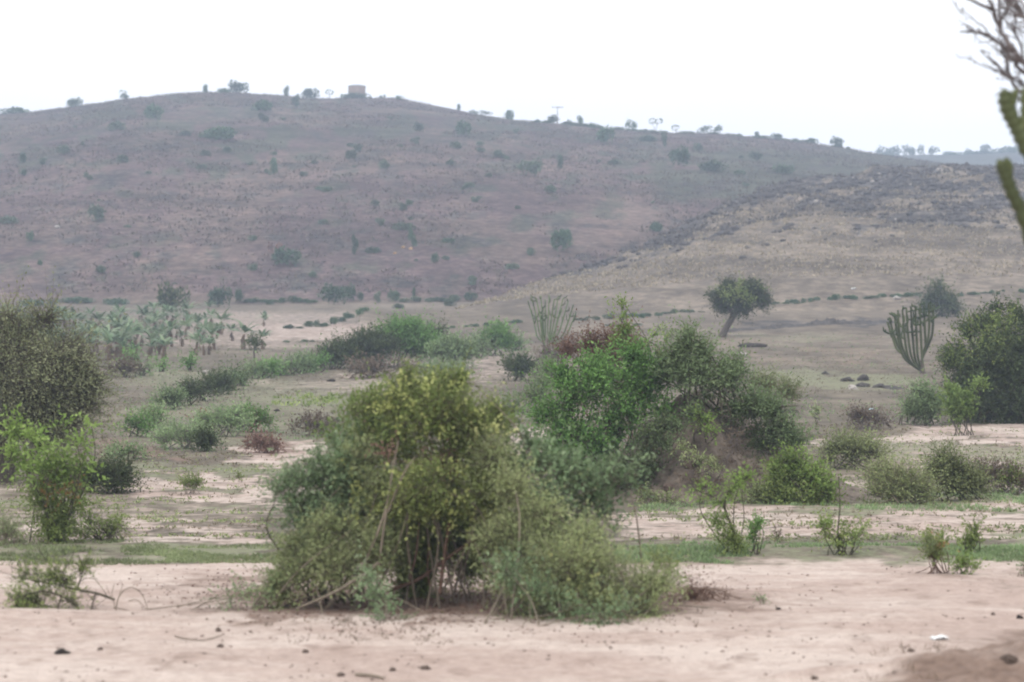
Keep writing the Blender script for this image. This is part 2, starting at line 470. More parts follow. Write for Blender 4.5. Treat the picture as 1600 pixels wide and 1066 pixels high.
    c = mix(breakup(attr('grass'), n_i, 1.3, .26), c, grass)
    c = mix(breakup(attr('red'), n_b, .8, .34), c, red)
    bsum = math_('ADD', math_('MULTIPLY', n_d, .35), math_('MULTIPLY', n_b, .65))
    bp = nd(t, 'ShaderNodeBump'); bp.inputs['Strength'].default_value = .5; bp.inputs['Distance'].default_value = .035
    L.new(bsum, bp.inputs['Height'])
    bp2 = nd(t, 'ShaderNodeBump'); bp2.inputs['Strength'].default_value = .6; bp2.inputs['Distance'].default_value = .8
    L.new(math_('MULTIPLY', n_f, attr('hill')), bp2.inputs['Height']); L.new(bp.outputs[0], bp2.inputs['Normal'])
    b = nd(t, 'ShaderNodeBsdfPrincipled'); b.inputs['Roughness'].default_value = .95; b.inputs['Specular IOR Level'].default_value = .1
    L.new(c, b.inputs['Base Color']); L.new(bp2.outputs[0], b.inputs['Normal'])
    o = nd(t, 'ShaderNodeOutputMaterial'); L.new(b.outputs[0], o.inputs[0])
    return m
M['ground'] = ground_material()

def ground_masks(x, y):
    val, hill, spur, d, u = Zparts(x, y)
    far = np.where(d > 240, np.maximum(3.0, hill), val)
    top = np.maximum(far, spur)
    R = HOR - (top - CAMZ) / d * F
    ld = np.log(d)
    n1 = fbm2(u / 120, ld * 16, 5)
    n2 = fbm2(u / 45 + 31, ld * 34, 4)
    U = u + 150 * n1; Rr = R + np.clip((R - 470) * .09, 0, 26) * (.8 * n1 + 1.0 * n2) * (1 - .7 * sstep(835, 860, R))
    def box(u0, u1, r0, r1, su=60, sr=8):
        return sstep(u0 - su, u0 + su, U) * (1 - sstep(u1 - su, u1 + su, U)) * sstep(r0 - sr, r0 + sr, Rr) * (1 - sstep(r1 - sr, r1 + sr, Rr))
    W_ = 9e4
    fg = sstep(866, 892, Rr)
    sand = .95 * fg
    sand = np.maximum(sand, .60 * box(-W_, 450, 826, 850, 60, 5))
    sand = np.maximum(sand, .34 * box(-W_, 470, 738, 830, 60, 10))
    sand = np.maximum(sand, .72 * box(200, 470, 744, 778, 50, 8))
    sand = np.maximum(sand, .75 * box(330, 560, 694, 725, 40, 7))
    sand = np.maximum(sand, .64 * box(930, W_, 795, 846, 60, 7))
    sand = np.maximum(sand, .42 * box(1260, W_, 742, 800, 60, 8))
    sand = np.maximum(sand, .72 * box(1360, W_, 664, 690, 40, 6))
    sand = np.maximum(sand, .50 * box(1300, W_, 690, 745, 60, 8))
    sand = np.maximum(sand, .70 * box(730, 860, 660, 720, 30, 10))
    sand = np.maximum(sand, .42 * box(190, 560, 486, 545, 60, 6))
    sand = np.maximum(sand, .58 * box(350, 660, 505, 535, 60, 5))
    sand = np.maximum(sand, .45 * box(420, 640, 590, 612, 40, 5))
    sand = np.maximum(sand, .42 * box(640, 800, 545, 600, 40, 8))
    grass = .66 * box(190, 470, 851, 881, 40, 5) + .42 * box(-W_, 190, 846, 882, 40, 6)
    grass = np.maximum(grass, .50 * box(960, W_, 846, 882, 60, 6) * (1 - .3 * sstep(-.1, .3, n2)))
    grass = np.maximum(grass, .80 * box(1540, W_, 838, 880, 40, 6))
    grass = np.maximum(grass, .62 * box(1000, W_, 764, 796, 60, 8))
    grass = np.maximum(grass, .62 * box(1180, 1420, 580, 612, 40, 6))
    grass = np.maximum(grass, .44 * box(200, 560, 590, 700, 60, 10))
    grass = np.maximum(grass, .60 * box(380, 540, 612, 640, 40, 6))
    grass = np.maximum(grass, .55 * box(150, 440, 720, 745, 60, 6))
    grass = np.maximum(grass, .50 * box(-W_, 480, 775, 800, 60, 6) * sstep(-.1, .2, n2))
    grass = np.maximum(grass, .50 * box(170, 420, 580, 600, 60, 5))
    grass = np.maximum(grass, .52 * box(1340, W_, 690, 720, 60, 6))
    grass = np.maximum(grass, .40 * box(1100, 1450, 522, 580, 60, 5) * sstep(-.1, .25, n2))
    red = .80 * box(375, 455, 684, 712, 20, 5) + .60 * box(170, 260, 684, 712, 20, 5)
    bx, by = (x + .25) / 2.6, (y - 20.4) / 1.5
    red = np.maximum(red, 1.0 * np.exp(-(bx ** 4 + by ** 4)))  # litter-red soil; its dark tone also paints contact shade under the thicket
    red = np.maximum(red, .55 * box(225, 380, 898, 922, 30, 5))
    red = np.maximum(red, .62 * sstep(-.02, .22, n2) * box(300, 700, 958, 985, 60, 8))
    red = np.maximum(red, .80 * sstep(-26, 44, Rr - (1086 - (U - 1280) * .36)) * sstep(1230, 1330, U))
    red = np.maximum(red, .30 * sstep(0, .3, n2) * fg)
    red = np.maximum(red, .6 * box(1040, 1140, 930, 960, 20, 8))
    red = np.maximum(red, .55 * box(1100, 1500, 545, 575, 60, 8) * sstep(-.05, .2, n2))
    on_spur = sstep(-.9, .3, spur - far)
    hillm = sstep(232, 250, d) * (1 - on_spur)
    straw = np.maximum(on_spur * sstep(172, 190, d), .62 * sstep(600, 1000, U) * sstep(1, 2, 690 - R) * sstep(640, 560, R))
    straw = np.maximum(straw, .52 * sstep(110, 140, d))
    hgreen = hillm * (.72 * sstep(980, 1120, U) * (1 - sstep(295, 330, R)) * sstep(225, 250, R) + .30 * (1 - sstep(200, 320, R)) + .14 + .40 * sstep(.05, .4, fbm2(u / 48 + 3, R / 20, 4)))
    hgreen = np.maximum(hgreen, hillm * sstep(640, 760, d) * .85)
    cr = np.interp(u, SPU_U, SPU_R)
    rk = on_spur * sstep(215, 245, d)
    # dark stony outcrops in bands that follow the crest of the spur
    q = R - cr
    rn = .8 * fbm2(u / 75, q / 9.0, 4) + .6 * fbm2(u / 22 + 7, q / 4.5, 4)
    thr = np.interp(q, [-5, 4, 14, 30, 60, 100, 150, 220, 300], [-.5, -.42, -.16, -.10, -.04, .10, .22, .36, .50]) + np.interp(u, [700, 850, 1000, 1150], [.5, .2, .05, 0])
    rocky = rk * sstep(thr - .16, thr + .16, rn) * .95
    rocky = np.maximum(rocky, .30 * rk)
    rocky = np.maximum(rocky, hillm * (.28 + .26 * sstep(.10, .42, .8 * fbm2(u / 90, R / 16 + u / 260, 4) + .5 * fbm2(u / 26, R / 8, 3))))
    rocky = np.maximum(rocky, .5 * box(1130, 1420, 498, 512, 30, 4))
    zz = top + .04 * x
    strata = np.where(d > 150, .8 * fbm2(x / 22, zz / 1.5, 4) + .7 * fbm2(x / 7, zz / .55 + 9, 3) + .5 * fbm2(x / 3, d / 5, 3), .9 * fbm2(u / 110, ld * 26, 4) + .7 * fbm2(u / 40, ld * 70, 3))
    strata = np.where(on_spur > .5, strata * 1.35, strata) * np.where((d < 235) & (top < 6), .65, 1.0) * np.where((d > 240) & (on_spur < .5), .75, 1.0)
    return dict(strata=strata, sand=sand, grass=grass, red=red, hill=hillm, straw=straw, hgreen=hgreen, rocky=rocky)

def build_ground():
    rows = np.arange(1560, 512, -1.7)
    d1 = (CAMZ * F) / (rows - HOR)
    d1 = d1[d1 < 200]
    d = np.concatenate([[-30, -20, -10, -4, 0, 2.5, 5], d1[d1 > 6], np.arange(d1.max() + .8, 660, 1.5), np.arange(662, 1000, 5), [1040, 1100, 1200, 1300]])
    s = np.concatenate([np.linspace(-1900, -140, 90), np.arange(-130, 1732, 3.4), np.linspace(1740, 3500, 90)])
    S, D = np.meshgrid((s - 800) / F, d)
    X = S * (np.maximum(D, -2) + 9.0); Y = D
    Z = gz(X, Y)
    n, mcol = X.shape
    i, j = np.meshgrid(np.arange(n - 1), np.arange(mcol - 1), indexing='ij')
    f = np.stack([i * mcol + j, i * mcol + j + 1, (i + 1) * mcol + j + 1, (i + 1) * mcol + j], -1).reshape(-1, 4)
    mb = MB(); mb.add(np.stack([X, Y, Z], -1).reshape(-1, 3), f)
    me = mb.mesh('ground', smooth=True)
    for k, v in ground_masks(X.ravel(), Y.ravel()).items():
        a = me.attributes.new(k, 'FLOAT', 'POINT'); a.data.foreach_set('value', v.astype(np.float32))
    o = link('ground', me, M['ground'])
    o['kind'] = 'structure'
build_ground()

def mound_h(x, y):
    dx, dy = (x - MOUND[0]), (y - MOUND[1])
    rx = np.where(dx < 0, 1.75, 2.05)
    q = (np.abs(dx) / rx) ** 2.2 + (np.abs(dy) / 1.45) ** 2.2
    h = 1.62 * np.exp(-q * 1.15)
    h = h * (1 + .30 * fbm2(x * 1.3 + 3, y * 1.3, 4)) + .34 * fbm2(x * 2.2, y * 2.2, 5) * np.exp(-q * .8) + .10 * np.abs(fbm2(x * 6, y * 6, 4)) * np.exp(-q * .5)
    return h
def build_mound():
    xs = np.linspace(MOUND[0] - 3.6, MOUND[0] + 3.9, 300); ys = np.linspace(MOUND[1] - 2.9, MOUND[1] + 2.9, 220)
    X, Y = np.meshgrid(xs, ys)
    Z = gz(X, Y) - .10 + mound_h(X, Y)
    n, mc = X.shape
    i, j = np.meshgrid(np.arange(n - 1), np.arange(mc - 1), indexing='ij')
    f = np.stack([i * mc + j, i * mc + j + 1, (i + 1) * mc + j + 1, (i + 1) * mc + j], -1).reshape(-1, 4)
    mb = MB(); mb.add(np.stack([X, Y, Z], -1).reshape(-1, 3), f)
    M['mound'] = rough_mat('mound_earth', (.060, .049, .040), (.140, .115, .094), 5.0, bump=1.0, detail=12, stretch=(1, 1, 1.4), c3=(.230, .192, .158))
    o = link('earth_mound', mb.mesh('earth_mound', smooth=True), M['mound'])
    o['kind'] = 'structure'
build_mound()
# ------------------------------------------------------------------ plants: builders
def base_at(u, d):
    x = (u - 800) / F * d
    return np.array([x, d, float(gz(x, d))])
def row_d(u, row):
    return float(at(u, row)[1])

def shrub(label, u, d, blobs, mat='olive', smat='darktwig', lpx=3.2, asp=.5, k=6, twig=14, up=.4, cover=3.0, ns=10, r0=.012,
          seed=0, name='shrub', cat='shrub', group=None, base=None, spread=.12, ground=True, gap=None, gthr=-.15, extra=(), parts=('foliage', 'stems'), shell=.6):
    """a woody plant: an Empty at its foot, its foliage, its stems and any further parts"""
    p = d / 2309.0
    b = base_at(u, d) if base is None else np.asarray(base, float)
    root = empty(name, b, label, cat, group)
    fo, st = MB(), MB()
    foliage(fo, st, d, blobs, lpx * p, lpx * p * asp, k, twig * p, up, cover, seed, gap or 20 * p, gthr, ground, twr=.15 * p, shell=shell)
    stems(st, b, d, blobs, ns, r0, seed, spread, onground=base is None)
    for (pts, r) in [e[1:] for e in extra if e[0] == 'stem']:
        tube(st, spline(pts, 6), r, 6, r=.5)
    link(parts[0], fo.mesh(parts[0], b), M[mat], root)
    link(parts[1], st.mesh(parts[1], b, True), M[smat], root)
    for e in extra:
        if e[0] == 'foliage':
            _, pname, bl, m2, l2, a2, cv = e
            f2 = MB(); foliage(f2, None, d, bl, l2 * p, l2 * p * a2, k, twig * p, up, cv, seed + 5, 16 * p, gthr, ground, clump=pname != 'buds')
            if f2.n: link(pname, f2.mesh(pname, b), M[m2], root)
        elif e[0] == 'tubes':
            _, pname, m2, lines = e
            for pts, r in lines:
                f2 = MB(); tube(f2, spline(pts, 6), r, 6, r=.5)
                link(pname, f2.mesh(pname, b, True), M[m2], root)
    return root

def lumps(u, rb, w, h, n=7, seed=0, s=.01, top=.5):
    """blobs that fill a bush outline w x h pixels whose foot is on row rb"""
    g = np.random.default_rng(seed + 77)
    out = [blob(u, rb - h * .42, w * .36, h * .38, 0, w * .33 * s)]
    for i in range(n):
        a = PI * (i + .5 + g.normal() * .25) / n
        rr = .62 + .25 * g.random()
        sz = .13 + .14 * g.random()
        out.append(blob(u + w * .5 * math.cos(a) * rr, rb - h * (.32 + .52 * math.sin(a) * rr * (1 - top * .2)), w * sz * 1.1, h * sz * 1.1, g.normal() * w * .18 * s, w * sz * s))
    return out

def pl(pts, d, dd=0):
    return [px(u, r, d + (dd if np.isscalar(dd) else dd[i])) for i, (u, r) in enumerate(pts)]

# ------------------------------------------------------------------ the big thicket on the sand
d = 20.0
tb = [blob(690, 648, 86, 56, 0), blob(632, 652, 62, 48, .1), blob(738, 682, 50, 55, 0), blob(690, 607, 42, 24, .1), blob(640, 612, 26, 22, .2), blob(770, 655, 26, 30, .2),
      blob(600, 700, 46, 42, .2), blob(690, 765, 88, 50, -.35), blob(760, 770, 44, 60, -.2), blob(640, 780, 42, 40, -.4), blob(690, 715, 66, 34, .6), blob(570, 640, 34, 24, .2), blob(632, 590, 14, 12, .1), blob(720, 598, 30, 16, .1), blob(690, 800, 115, 75, .75, .3, 1.3), blob(690, 880, 105, 52, .8, .3, 2.2), blob(560, 800, 50, 55, .5),
      blob(740, 850, 80, 50, .85, .25), blob(620, 860, 60, 45, .75, .25)]
bb = [blob(690, 640, 96, 52, -.25, .3), blob(640, 620, 50, 40, -.1, .3), blob(745, 690, 50, 48, -.2, .3), blob(700, 765, 90, 48, -.5, .2), blob(640, 775, 50, 42, -.55, .2), blob(770, 780, 42, 45, -.35, .2), blob(740, 820, 50, 18, -.4, .2), blob(570, 800, 46, 56, -.35, .2, .6), blob(500, 870, 50, 36, -.2, .2, .5), blob(900, 890, 70, 40, -1.1, .2, .5)]
shrub('tallest shrub on the sand, olive leaves dotted with yellow buds over tangled bare stems', 670, d, tb, 'olive', 'paletwig', 3.9, .45, 6, 20, .35, 3.3, 15, .011, 3,
      name='budding_shrub', spread=.35,
      extra=[('foliage', 'buds', bb, 'yellow', 3.8, .8, .5),
             ('foliage', 'dead_leaves', [blob(608, 712, 10, 14, -.5, .05), blob(660, 735, 34, 12, -.15, .1), blob(690, 730, 30, 14, -.2, .1)], 'red', 4, .5, 1.6),
             ('tubes', 'bare_branch', 'paletwig', [
                 (pl([(622, 690), (614, 730), (604, 790), (585, 845), (560, 900), (545, 930)], d, [-.4, -.5, -.6, -.65, -.6, -.5]), [.006, .015]),
                 (pl([(648, 715), (634, 735), (622, 760), (606, 800)], d, -.6), [.006, .012]),
                 (pl([(604, 795), (596, 850), (590, 905)], d, -.65), [.010, .012]),
                 (pl([(640, 790), (625, 840), (600, 900), (575, 940)], d, -.5), [.006, .014]),
                 (pl([(742, 850), (757, 885), (776, 925)], d, -.6), [.007, .013]),
                 (pl([(566, 900), (525, 925), (480, 945), (462, 952)], d, -.75), [.018, .006]),
                 (pl([(545, 930), (570, 900), (590, 880)], d, -.8), [.006, .010]),
                 (pl([(700, 770), (742, 790), (762, 830), (770, 880)], d, -.5), [.006, .003])]),
             ('tubes', 'red_stem', 'redtwig', [
                 (pl([(702, 815), (694, 870), (687, 928)], d, -.35), [.012, .017]),
                 (pl([(760, 832), (705, 868), (655, 905), (612, 922)], d, -.2), [.012, .018]),
                 (pl([(655, 810), (650, 865), (640, 905)], d, -.3), [.007, .010]),
                 (pl([(670, 850), (668, 890), (673, 925)], d, -.25), [.005, .007])])])
shrub('bluish grey-green shrub spilling from the left flank of the budding shrub', 520, 20.2,
      [blob(470, 752, 44, 34, 0), blob(520, 728, 52, 44, .1), blob(566, 690, 46, 38, .2), blob(440, 770, 26, 20, -.1), blob(530, 790, 62, 48, 0), blob(480, 815, 46, 40, .1), blob(555, 740, 45, 45, -.2), blob(500, 860, 40, 40, .3), blob(585, 665, 24, 22, .3)],
      'blue', 'darktwig', 4.6, .42, 6, 22, .35, 2.5, 16, .011, 5, name='leafy_shrub', spread=.25)
shrub('low olive scrub at the left foot of the budding shrub', 500, 19.6,
      [blob(500, 885, 62, 40, 0), blob(450, 905, 40, 34, .1), blob(560, 880, 56, 38, -.1), blob(590, 850, 34, 32, -.1), blob(530, 830, 60, 34, 0), blob(440, 930, 36, 18, .1), blob(470, 860, 40, 30, .2), blob(595, 770, 32, 48, .1), blob(620, 850, 26, 40, .2), blob(560, 720, 40, 34, .3)],
      'sage', 'paletwig', 4.2, .42, 6, 20, .3, 2.2, 14, .009, 6, name='scrub', spread=.35)
shrub('bright green sprigs poking out behind the left shoulder of the budding shrub', 560, 20.9,
      [blob(545, 670, 30, 26, 0), blob(520, 690, 20, 24, 0), blob(560, 635, 22, 24, 0), blob(590, 625, 20, 20, 0), blob(790, 680, 20, 26, 0), blob(540, 730, 30, 40, 0)],
      'bright', 'paletwig', 4.6, .45, 6, 22, .6, 1.5, 9, .008, 7, name='leafy_sprigs', spread=.3)
shrub('broad-leaved bluish green shrub fanning out right of the budding shrub', 860, 19.9,
      [blob(850, 735, 56, 36, 0), blob(905, 758, 58, 36, .1), blob(958, 748, 34, 18, .1), blob(850, 790, 66, 44, 0), blob(925, 800, 52, 32, .1), blob(985, 742, 18, 12, .1), blob(800, 740, 32, 34, .2), blob(880, 840, 60, 34, .1), blob(830, 700, 26, 18, .2)],
      'blue', 'paletwig', 6.6, .42, 6, 28, .6, 2.2, 16, .010, 8, name='leafy_shrub', spread=.25)
shrub('wide low olive scrub sprawling at the right foot of the thicket', 900, 19.1,
      [blob(880, 885, 80, 52, 0), blob(945, 905, 74, 54, 0), blob(820, 862, 46, 58, .2), blob(1000, 930, 42, 40, .1), blob(850, 935, 70, 38, -.1), blob(930, 950, 80, 30, -.15), blob(780, 850, 30, 60, .3), blob(1030, 915, 20, 36, .2), blob(1010, 962, 36, 16, -.1), blob(910, 850, 60, 34, .2), blob(800, 910, 30, 34, 0), blob(795, 770, 34, 46, .3), blob(770, 720, 28, 36, .5), blob(840, 810, 50, 40, .3)],
      'sage', 'paletwig', 3.9, .38, 6, 26, .5, 2.6, 26, .009, 9, name='scrub', spread=.5)
shrub('blue-green leafy runner along the front edge of the right-hand scrub', 860, 18.5,
      [blob(800, 890, 26, 28, .2), blob(840, 920, 34, 20, .1), blob(905, 950, 36, 14, 0), blob(940, 965, 34, 10, -.1), blob(975, 955, 30, 10, 0)],
      'blue', 'paletwig', 4.4, .5, 6, 20, .2, 1.5, 10, .006, 10, name='creeping_plant', cat='plant', spread=.4)
shrub('small pale blue-green plant on the sand in front of the budding shrub', 610, 18.6,
      [blob(612, 968, 34, 16, 0), blob(588, 935, 22, 24, .3), blob(590, 985, 26, 9, -.1), blob(645, 985, 16, 6, -.1), blob(580, 905, 20, 24, .4), blob(660, 970, 12, 8, .1)],
      'blue', 'paletwig', 4.4, .5, 6, 18, .25, 1.5, 10, .005, 11, name='low_plant', cat='plant', spread=.25)
shrub('thin leafless-looking wisp of scrub leaning left from the thicket foot over the sand', 400, 19.6,
      [blob(385, 925, 40, 12, 0), blob(420, 915, 26, 20, 0), blob(350, 935, 30, 6, 0)], 'grey', 'paletwig', 3.4, .5, 5, 18, .2, .55, 12, .005, 12, name='thin_scrub', spread=.5)
shrub('thin sparse sprig standing at the right end of the low scrub', 1045, 19.9,
      [blob(1045, 890, 16, 22, 0), blob(1060, 905, 10, 16, 0), blob(1030, 880, 14, 20, 0)], 'olive', 'paletwig', 3.4, .45, 5, 18, .6, .9, 8, .004, 13, name='thin_sprig', cat='plant', spread=.1)
shrub('reddish brown heap of dead twigs on the sand right of the low scrub', 1105, 20.3,
      [blob(1105, 940, 30, 10, 0), blob(1085, 930, 20, 12, 0), blob(1130, 948, 22, 6, 0)], 'red', 'redtwig', 2.6, .4, 5, 24, .6, 1.6, 40, .004, 14, name='dead_twigs', cat='twigs', spread=.22)
shrub('tiny grey-green weed on the pale sand right of the dead twigs', 1192, 19.9, [blob(1192, 944, 9, 5, 0), blob(1186, 936, 6, 7, 0)], 'grey', 'paletwig', 3, .5, 5, 9, .4, 1.2, 5, .003, 15, name='small_weed', cat='plant', spread=.03)

# ------------------------------------------------------------------ left foreground
d = 28.0
shrub('bright leafy sapling in front of the dark tree, brown lower twigs', 82, d,
      [blob(92, 722, 40, 26, 0), blob(58, 694, 24, 18, 0), blob(122, 690, 22, 16, 0), blob(26, 682, 20, 18, .1), blob(100, 664, 8, 14, 0), blob(74, 738, 46, 22, -.1), blob(128, 738, 26, 16, 0), blob(45, 735, 32, 22, .1), blob(100, 752, 40, 18, 0), blob(12, 664, 14, 8, .1), blob(140, 660, 5, 10, 0), blob(20, 715, 24, 16, 0)],
      'bright', 'darktwig', 5.0, .55, 6, 20, .5, .95, 16, .010, 21, name='sapling', cat='sapling', spread=.12, gthr=-.25,
      extra=[('foliage', 'lower_leaves', [blob(84, 805, 34, 38, 0), blob(84, 842, 32, 22, 0), blob(62, 780, 30, 20, 0), blob(120, 790, 22, 16, .1), blob(88, 825, 28, 36, .1)], 'olive', 3.6, .45, 2.6),
             ('foliage', 'orange_leaves', [blob(98, 772, 11, 14, -.3, .08), blob(76, 782, 8, 8, -.3, .06)], 'rust', 4.2, .5, .6)])
shrub('low brownish shrub of bare branching twigs beside the bright sapling', 165, 28.3,
      [blob(162, 828, 32, 18, 0), blob(178, 850, 22, 16, 0), blob(140, 815, 22, 14, 0), blob(186, 820, 14, 10, 0), blob(130, 840, 16, 16, 0)], 'olive', 'darktwig', 3.4, .45, 5, 20, .6, 1.1, 26, .008, 22, name='twiggy_shrub', spread=.16)
shrub('pale yellow-green weeds at the left edge below the sapling', 18, 27.5, [blob(12, 830, 24, 24, 0), blob(30, 850, 26, 14, 0), blob(-10, 845, 20, 20, 0)], 'grass', 'paletwig', 4, .25, 5, 20, .8, 1.1, 14, .004, 23, name='tall_weeds', cat='plant', spread=.2)

def fallen_branch():
    d = 19.6
    b = base_at(95, d)
    root = empty('fallen_branch', b, 'fallen dry branch with sparse olive leaves lying on the sand at left', 'branch')
    st, fo = MB(), MB()
    g = np.random.default_rng(4)
    main = [pl([(178, 938), (150, 928), (120, 922), (85, 914), (50, 908), (18, 900)], d, [0, 0, .05, .1, .1, .1]),
            pl([(120, 948), (100, 935), (70, 925), (40, 930), (8, 945)], d, -.15), pl([(85, 914), (100, 890), (112, 872)], d, .2), pl([(120, 922), (128, 890), (122, 868)], d, .1),
            pl([(70, 925), (45, 900), (15, 885)], d, .3), pl([(148, 928), (140, 955), (135, 962)], d, -.1), pl([(95, 930), (88, 955), (80, 968)], d, -.2), pl([(40, 930), (20, 950), (6, 965)], d, -.1), pl([(100, 905), (75, 880), (60, 862)], d, .2)]
    for i, m in enumerate(main):
        tube(st, spline(m, 6), [.013 if i < 2 else .007, .003], 6, r=.5)
        m = spline(m, 8)
        for q in m[3::3]:
            e = q + g.normal(size=3) * np.array([.12, .1, .08]) + np.array([-.05, 0, .05])
            tube(st, spline([q, (q + e) / 2 + g.normal(size=3) * .02, e], 3), [.004, .0015], 4)
    foliage(fo, st, d, [blob(45, 935, 44, 22, 0), blob(25, 950, 28, 16, -.1), blob(90, 905, 50, 18, .1), blob(40, 900, 34, 14, .2), blob(110, 940, 26, 12, 0), blob(125, 890, 14, 16, .1)], .030, .012, 5, .16, .3, 1.3, 31, .12, -.1, True, .0022)
    link('branches', st.mesh('branches', b, True), M['darktwig'], root); link('foliage', fo.mesh('foliage', b), M['olive'], root)
fallen_branch()
def arched_twig():
    d = 19.4; b = base_at(205, d); st = MB()
    for pts, r in [([(180, 955), (184, 935), (196, 921), (210, 920), (222, 932), (232, 958)], .006), ([(200, 940), (212, 938), (225, 950), (238, 962)], .004), ([(180, 955), (174, 930), (178, 912)], .004), ([(176, 950), (215, 957), (255, 960)], .005), ([(184, 935), (190, 915), (186, 905)], .003), ([(178, 945), (168, 925), (165, 915)], .003)]:
        tube(st, spline(pl(pts, d, .05), 6), [r, r * .5], 5, r=.5)
    o = link('arched_twig', st.mesh('arched_twig', b, True), M['paletwig'], None, b)
    tag(o, 'thin bare twig arching over the sand right of the fallen branch', 'twig')
arched_twig()
def ground_twig(label, u, row, pts, r, mat='paletwig'):
    dd = row_d(u, row); b = base_at(u, dd); st = MB()
    q = [base_at(uu, row_d(uu, rr)) + np.array([0, 0, r * .6 + z]) for uu, rr, z in pts]
    tube(st, spline(q, 6), [r, r * .6], 5, r=.5)
    tag(link('fallen_twig', st.mesh('fallen_twig', b, True), M[mat], None, b), label, 'twig')
ground_twig('long thin twig lying curved on bare sand left of the thicket', 300, 1000, [(272, 996, 0), (290, 1002, .01), (320, 1002, 0), (350, 995, .01)], .006)
ground_twig('pale stick lying at the bottom edge of the sand below the thicket', 575, 1060, [(556, 1058, 0), (580, 1062, .01), (600, 1064, 0)], .014)

# the thorn tree at the left edge
d = 42.0
def thorn_tree():
    b = base_at(-2, d)
    root = empty('thorn_tree', b, 'dense dark round-crowned thorn tree cut by the left edge of the photo', 'tree')
    tk, fo = MB(), MB()
    B = [blob(45, 560, 62, 50, 0), blob(102, 585, 46, 52, 0), blob(60, 640, 74, 42, 0), blob(126, 622, 30, 42, 0), blob(0, 570, 50, 62, .1), blob(30, 522, 46, 28, 0), blob(106, 545, 32, 30, .1), blob(-60, 600, 60, 70, .1), blob(70, 500, 26, 14, .1), blob(15, 500, 26, 12, 0), blob(90, 660, 50, 26, -.2), blob(20, 660, 50, 30, -.3), blob(-50, 530, 50, 30, .2), blob(60, 590, 60, 60, -.5), blob(145, 600, 14, 26, 0), blob(130, 570, 16, 22, 0)]
    for (pts, r) in [([(-2, 765), (2, 720), (0, 680), (20, 620)], [.20, .15, .12, .06]), ([(12, 762), (16, 720), (30, 660), (80, 600)], [.13, .10, .08, .04]), ([(-14, 765), (-20, 710), (-40, 640), (-70, 590)], [.14, .10, .08, .04]), ([(2, 700), (40, 650), (110, 620)], [.09, .06, .03]), ([(0, 690), (10, 600), (30, 530)], [.08, .06, .03])]:
        q = pl(pts, d, 0); q[0][2] = min(q[0][2], gz(q[0][0], q[0][1]) - .05)
        tube(tk, spline(q, 6), r, 8, r=.5)
    foliage(fo, tk, d, B, .072, .026, 7, .55, .05, 3.1, 41, .42, -.12, False, .006)
    link('trunk', tk.mesh('trunk', b, True), M['bark'], root); link('crown', fo.mesh('crown', b), M['tree'], root)
thorn_tree()
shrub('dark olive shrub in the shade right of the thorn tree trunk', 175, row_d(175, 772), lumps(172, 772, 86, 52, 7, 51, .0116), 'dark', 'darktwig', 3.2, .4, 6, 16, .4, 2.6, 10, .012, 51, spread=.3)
shrub('low dry scrub under the thorn tree at the left edge', 80, row_d(90, 770), lumps(90, 772, 90, 36, 6, 52, .0116), 'dry', 'darktwig', 3.0, .4, 6, 16, .4, 1.6, 10, .010, 52, spread=.4, name='dry_scrub')
shrub('small olive tuft alone on the pale sand left of the thicket', 299, row_d(299, 773), [blob(299, 760, 17, 10, 0), blob(290, 755, 10, 8, 0), blob(308, 757, 10, 8, 0)], 'olive', 'paletwig', 3, .35, 6, 10, .7, 1.8, 14, .005, 53, spread=.08, name='shrub_tuft', cat='plant')
shrub('tiny tuft on the sand close to the left edge of the thicket', 374, row_d(374, 754), [blob(374, 746, 8, 6, 0)], 'olive', 'paletwig', 3, .35, 5, 7, .7, 1.4, 6, .004, 54, spread=.04, name='shrub_tuft', cat='plant')

# ------------------------------------------------------------------ the mound and its shrubs
d = 37.8
shrub('bright green leafy shrub covering the left side of the earth mound', 915, d,
      [blob(900, 622, 50, 42, 0), blob(958, 602, 46, 48, 0), blob(888, 672, 46, 34, 0), blob(968, 655, 44, 44, 0), blob(930, 572, 34, 26, .1), blob(850, 650, 24, 28, 0), blob(1000, 620, 24, 40, .2), blob(930, 700, 50, 34, 0), blob(872, 712, 34, 26, 0), blob(935, 745, 56, 28, -.1), blob(985, 560, 16, 24, .1), blob(1020, 600, 30, 40, .1), blob(1035, 645, 26, 26, 0), blob(1000, 575, 24, 26, .2), blob(880, 590, 24, 26, .1), blob(960, 725, 40, 24, 0)],
      'green', 'darktwig', 4.0, .5, 6, 18, .55, 2.7, 18, .02, 61, spread=.5, gthr=-.08)
shrub('dark straggling shrub at the foot of the mound behind the broad-leaved shrub', 985, 36.9,
      [blob(970, 745, 36, 30, 0), blob(1000, 770, 24, 24, 0), blob(940, 760, 34, 26, 0), blob(1010, 735, 20, 22, .2)], 'dark', 'darktwig', 3.4, .45, 6, 16, .4, 2.2, 10, .014, 62, spread=.3)
shrub('reddish brown dry bush behind the top left of the mound', 945, 40.2, [blob(962, 533, 32, 20, 0), blob(925, 540, 30, 16, 0), blob(990, 545, 16, 20, 0), blob(890, 548, 26, 12, 0), blob(940, 560, 50, 20, 0)],
      'red', 'redtwig', 3.0, .4, 6, 18, .7, 2.0, 20, .012, 63, spread=.5, name='dry_bush', cat='bush')
shrub('tall thin sprig rising above the bright shrub on the mound', 972, 38.6, [blob(974, 480, 7, 14, 0), blob(972, 500, 8, 14, 0), blob(978, 520, 12, 14, 0), blob(968, 540, 12, 14, 0)], 'bright', 'darktwig', 3.6, .45, 5, 13, .8, 1.2, 5, .012, 64, spread=.04, name='thin_sprig', cat='plant')
